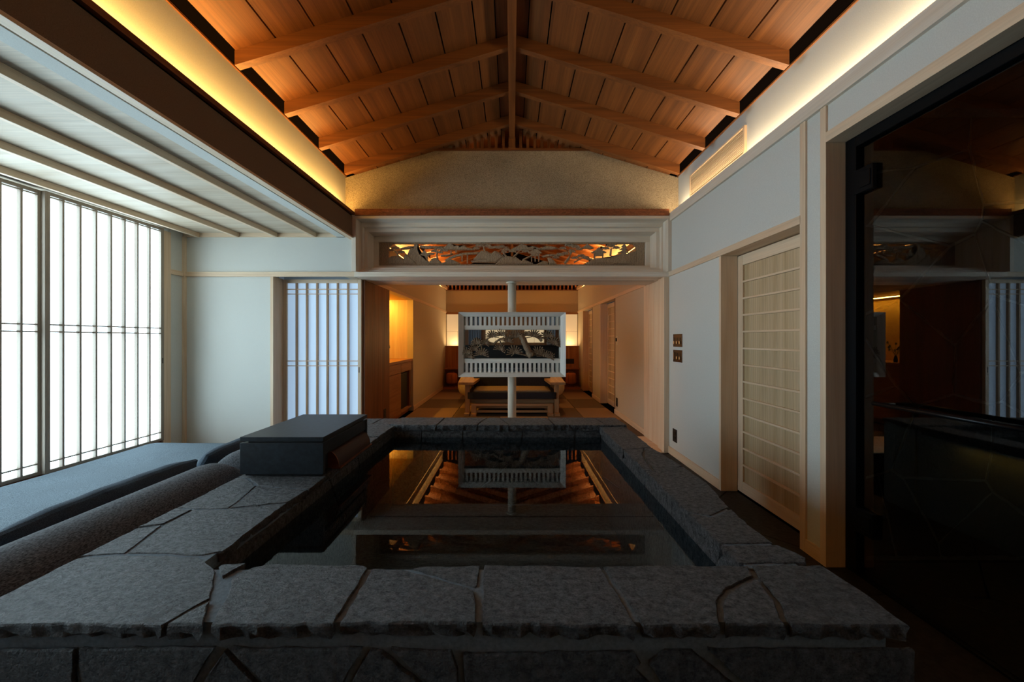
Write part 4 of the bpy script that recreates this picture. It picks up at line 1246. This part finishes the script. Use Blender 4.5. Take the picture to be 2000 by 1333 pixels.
bx('bracket', 'walnut_z', -2.549, -2.30, 5.60, 5.63, 1.38, 1.52, bs)

# ------------------------------------------------------------------ far wall: headboard, glowing panels, lanterns, bed
hb = empty('headboard', (0, 10.15, 0), 'orange timber headboard wall with ledge across the far end', 'headboard')
for k in range(14):
    a = -1.88 + k * 0.2686
    bx('board', 'warm_oak_z', a + 0.001, a + 0.2676, 10.06, 10.10, 0.55, 1.165, hb, 0.001)
bx('cap', 'warm_oak_x', -1.88, 1.88, 10.05, 10.12, 1.165, 1.185, hb)
bx('ledge', 'warm_oak_x', -1.88, 1.88, 9.93, 10.10, 0.53, 0.565, hb, 0.002)
bx('lower_panel', 'walnut_x', -1.88, 1.88, 10.06, 10.10, 0.06, 0.53, hb)
bx('base_shelf', 'warm_oak_x', -1.88, 1.88, 9.78, 10.10, 0.0, 0.06, hb, 0.002)
bx('slot', 'dark_gap', -1.45, -0.9, 10.055, 10.062, 0.68, 0.73, hb)
bx('socket_panel', 'black_plastic', 1.48, 1.74, 10.052, 10.062, 0.68, 0.82, hb)
for k, (a, b) in enumerate(((-1.87, -1.255), (-1.245, -0.63), (-0.62, -0.005), (0.005, 0.62), (0.63, 1.245), (1.255, 1.87))):
    where = ['far left corner', 'second from the far left corner', 'left of the far wall centre', 'right of the far wall centre', 'second from the far right corner', 'far right corner'][k]
    lp = empty('lit_panel', ((a + b) / 2, D2 - 0.02, 1.2), 'cream panel glowing above the headboard, ' + where, 'wall panel', 'glowing panels above the headboard')
    bx('sheet', 'headboard_paper', a, b, D2 - 0.022, D2 - 0.002, 1.60, 2.085, lp, 0.002)
    m_ = (a + b) / 2
    bx('sheet', 'headboard_paper', a, m_ - 0.004, D2 - 0.022, D2 - 0.002, 1.10, 1.592, lp, 0.002)
    bx('sheet', 'headboard_paper', m_ + 0.004, b, D2 - 0.022, D2 - 0.002, 1.10, 1.592, lp, 0.002)
def lantern(X, label):
    t = empty('paper_lantern', (X, 9.88, 0.06), label, 'lantern', 'lanterns on the headboard base')
    bx('foot', 'walnut_x', X - 0.09, X + 0.09, 9.81, 9.95, 0.06, 0.08, t)
    for s in (-1, 1):
        bx('leg', 'walnut_z', X + s * 0.06 - 0.008, X + s * 0.06 + 0.008, 9.87, 9.886, 0.08, 0.16, t)
    shd = MB().lathe([(0.08, 0.14), (0.13, 0.155), (0.15, 0.19), (0.15, 0.39), (0.13, 0.43), (0.08, 0.445)], X, 9.88, 24).obj('shade', 'lantern_shell', t, True)
    for k in range(8):
        a = 2 * PI * k / 8 + 0.2
        MB().tube([(X + 0.131 * math.cos(a), 9.88 + 0.131 * math.sin(a), 0.158), (X + 0.152 * math.cos(a), 9.88 + 0.152 * math.sin(a), 0.20), (X + 0.152 * math.cos(a), 9.88 + 0.152 * math.sin(a), 0.385), (X + 0.131 * math.cos(a), 9.88 + 0.131 * math.sin(a), 0.428)], 0.004, 4).obj('rib', 'walnut_z', shd)
    bx('cap', 'walnut_x', X - 0.06, X + 0.06, 9.84, 9.92, 0.445, 0.47, t)
lantern(-1.66, 'ribbed orange lantern on the base shelf at the far left')
lantern(1.62, 'ribbed orange lantern on the base shelf at the far right')
bd = empty('bed', (0, 8.6, 0), 'low wide bed with puffy cream duvet behind the sofa', 'bed')
bx('base', 'walnut_x', -1.0, 0.96, 7.75, 9.75, 0.0, 0.12, bd)
soft_box('duvet', 'duvet_cloth', -1.17, 1.13, 7.55, 9.6, 0.13, 0.60, bd, 0.21, 0.02, (30, 30), 0.02, 4.0)

# sofa facing the bath with a low bench pushed under it
so = empty('sofa', (0, 6.7, 0), 'low dark sofa with broad wooden armrests behind the white post', 'sofa')
for s in (-1, 1):
    a, b = sorted((s * 0.665, s * 0.965))
    mbp = MB().prism([(s * 0.955, 6.38), (s * 0.68, 6.38), (s * 0.62, 7.30), (s * 0.955, 7.30)], 2, 0.555, 0.60)
    mbp.obj('armrest', 'ash_y', so)
    a, b = sorted((s * 0.765, s * 0.845))
    bx('leg', 'ash_z', a, b, 6.45, 6.53, 0.045, 0.555, so, 0.002)
    bx('leg', 'ash_z', a, b, 7.15, 7.23, 0.045, 0.555, so, 0.002)
    bx('foot', 'ash_y', a - 0.008, b + 0.008, 6.36, 7.32, 0.0, 0.045, so, 0.002)
bx('seat_beam', 'ash_x', -0.765, 0.765, 6.52, 6.56, 0.21, 0.29, so)
bx('seat_board', 'ash_x', -0.765, 0.765, 6.56, 7.2, 0.26, 0.29, so)
soft_box('seat_cushion', 'sofa_cloth', -0.80, 0.80, 6.42, 7.16, 0.292, 0.42, so, 0.015, 0.0, (14, 14))
soft_box('lit_seat_top', 'lit_sofa_cloth', -0.70, 0.70, 6.45, 7.05, 0.405, 0.455, so, 0.03, 0.0, (14, 14), 0.012)  # lit top of the dark seat cushion, laid on as lighter cloth
soft_box('backrest', 'sofa_cloth', -0.76, 0.76, 7.06, 7.24, 0.40, 0.80, so, 0.05, 0.004, (16, 16))
lb = empty('low_bench', (0, 6.6, 0), 'low wooden bench frame pushed under the sofa seat', 'bench')
bx('top_beam', 'ash_x', -0.735, 0.735, 6.44, 6.50, 0.165, 0.208, lb, 0.002)
bx('top_board', 'ash_x', -0.70, 0.70, 6.50, 7.0, 0.165, 0.20, lb)
bx('rail', 'ash_x', -0.64, 0.64, 6.50, 6.53, 0.12, 0.165, lb)
bx('low_rail', 'ash_x', -0.64, 0.64, 6.47, 6.50, 0.045, 0.085, lb)
for s in (-1, 1):
    a, b = sorted((s * 0.64, s * 0.735))
    bx('leg', 'ash_z', a, b, 6.44, 6.50, 0.04, 0.165, lb, 0.002)
    bx('foot', 'ash_y', a - 0.004, b + 0.004, 6.355, 7.05, 0.0, 0.04, lb, 0.002)
rg = bx('floor_rug', 'rug_cloth', -0.62, 0.62, 6.35, 7.3, 0.0, 0.010, None)
tag(rg, 'flat dark rug under the sofa and low bench', 'rug')

# ------------------------------------------------------------------ near end of the bath, reflected in the mirror
rc = empty('black_counter', (0, Y0 + 0.25, 0), 'long black counter at the near end, seen dark in the mirror', 'counter')
bx('body', 'black_plastic', -1.85, 1.85, Y0 + 0.03, Y0 + 0.5, 0, 1.12, rc)
bx('top', 'black_metal', -1.87, 1.87, Y0 + 0.02, Y0 + 0.52, 1.12, 1.16, rc)
for k, (a, b, nm) in enumerate(((-0.95, -0.25, 'left'), (0.45, 1.15, 'right'))):
    gp_ = empty('rear_lit_panel', ((a + b) / 2, Y0, 1.25), 'cream backlit panel reflected in the mirror, %s one' % nm, 'wall panel')
    bx('frame', 'warm_oak_x', a - 0.03, b + 0.03, Y0 + 0.002, Y0 + 0.02, 1.22, 1.80, gp_)
    for j in range(2):
        w_ = (b - a) / 2
        bx('sheet', 'rear_glow_paper', a + j * w_ + 0.004, a + (j + 1) * w_ - 0.004, Y0 + 0.02, Y0 + 0.026, 1.25, 1.77, gp_)
def curtain(a, b, label):
    mb = MB(); n = 40
    f0, f1 = [], []
    for k in range(n + 1):
        t = k / n
        x = a + (b - a) * t
        y = Y0 + 0.10 + 0.03 * math.sin(t * (b - a) * 70)
        f0.append((x, y)); f1.append((x, y + 0.006))
    mb.prism(f0 + f1[::-1], 2, 1.18, 2.5)
    tag(mb.obj('curtain', 'curtain_cloth', None, False), label, 'curtain', 'curtains reflected in the mirror')
curtain(-1.55, -1.10, 'pale blue-grey curtain reflected at the left end of the mirror')
curtain(1.25, 1.55, 'pale blue-grey curtain reflected at the right end of the mirror')
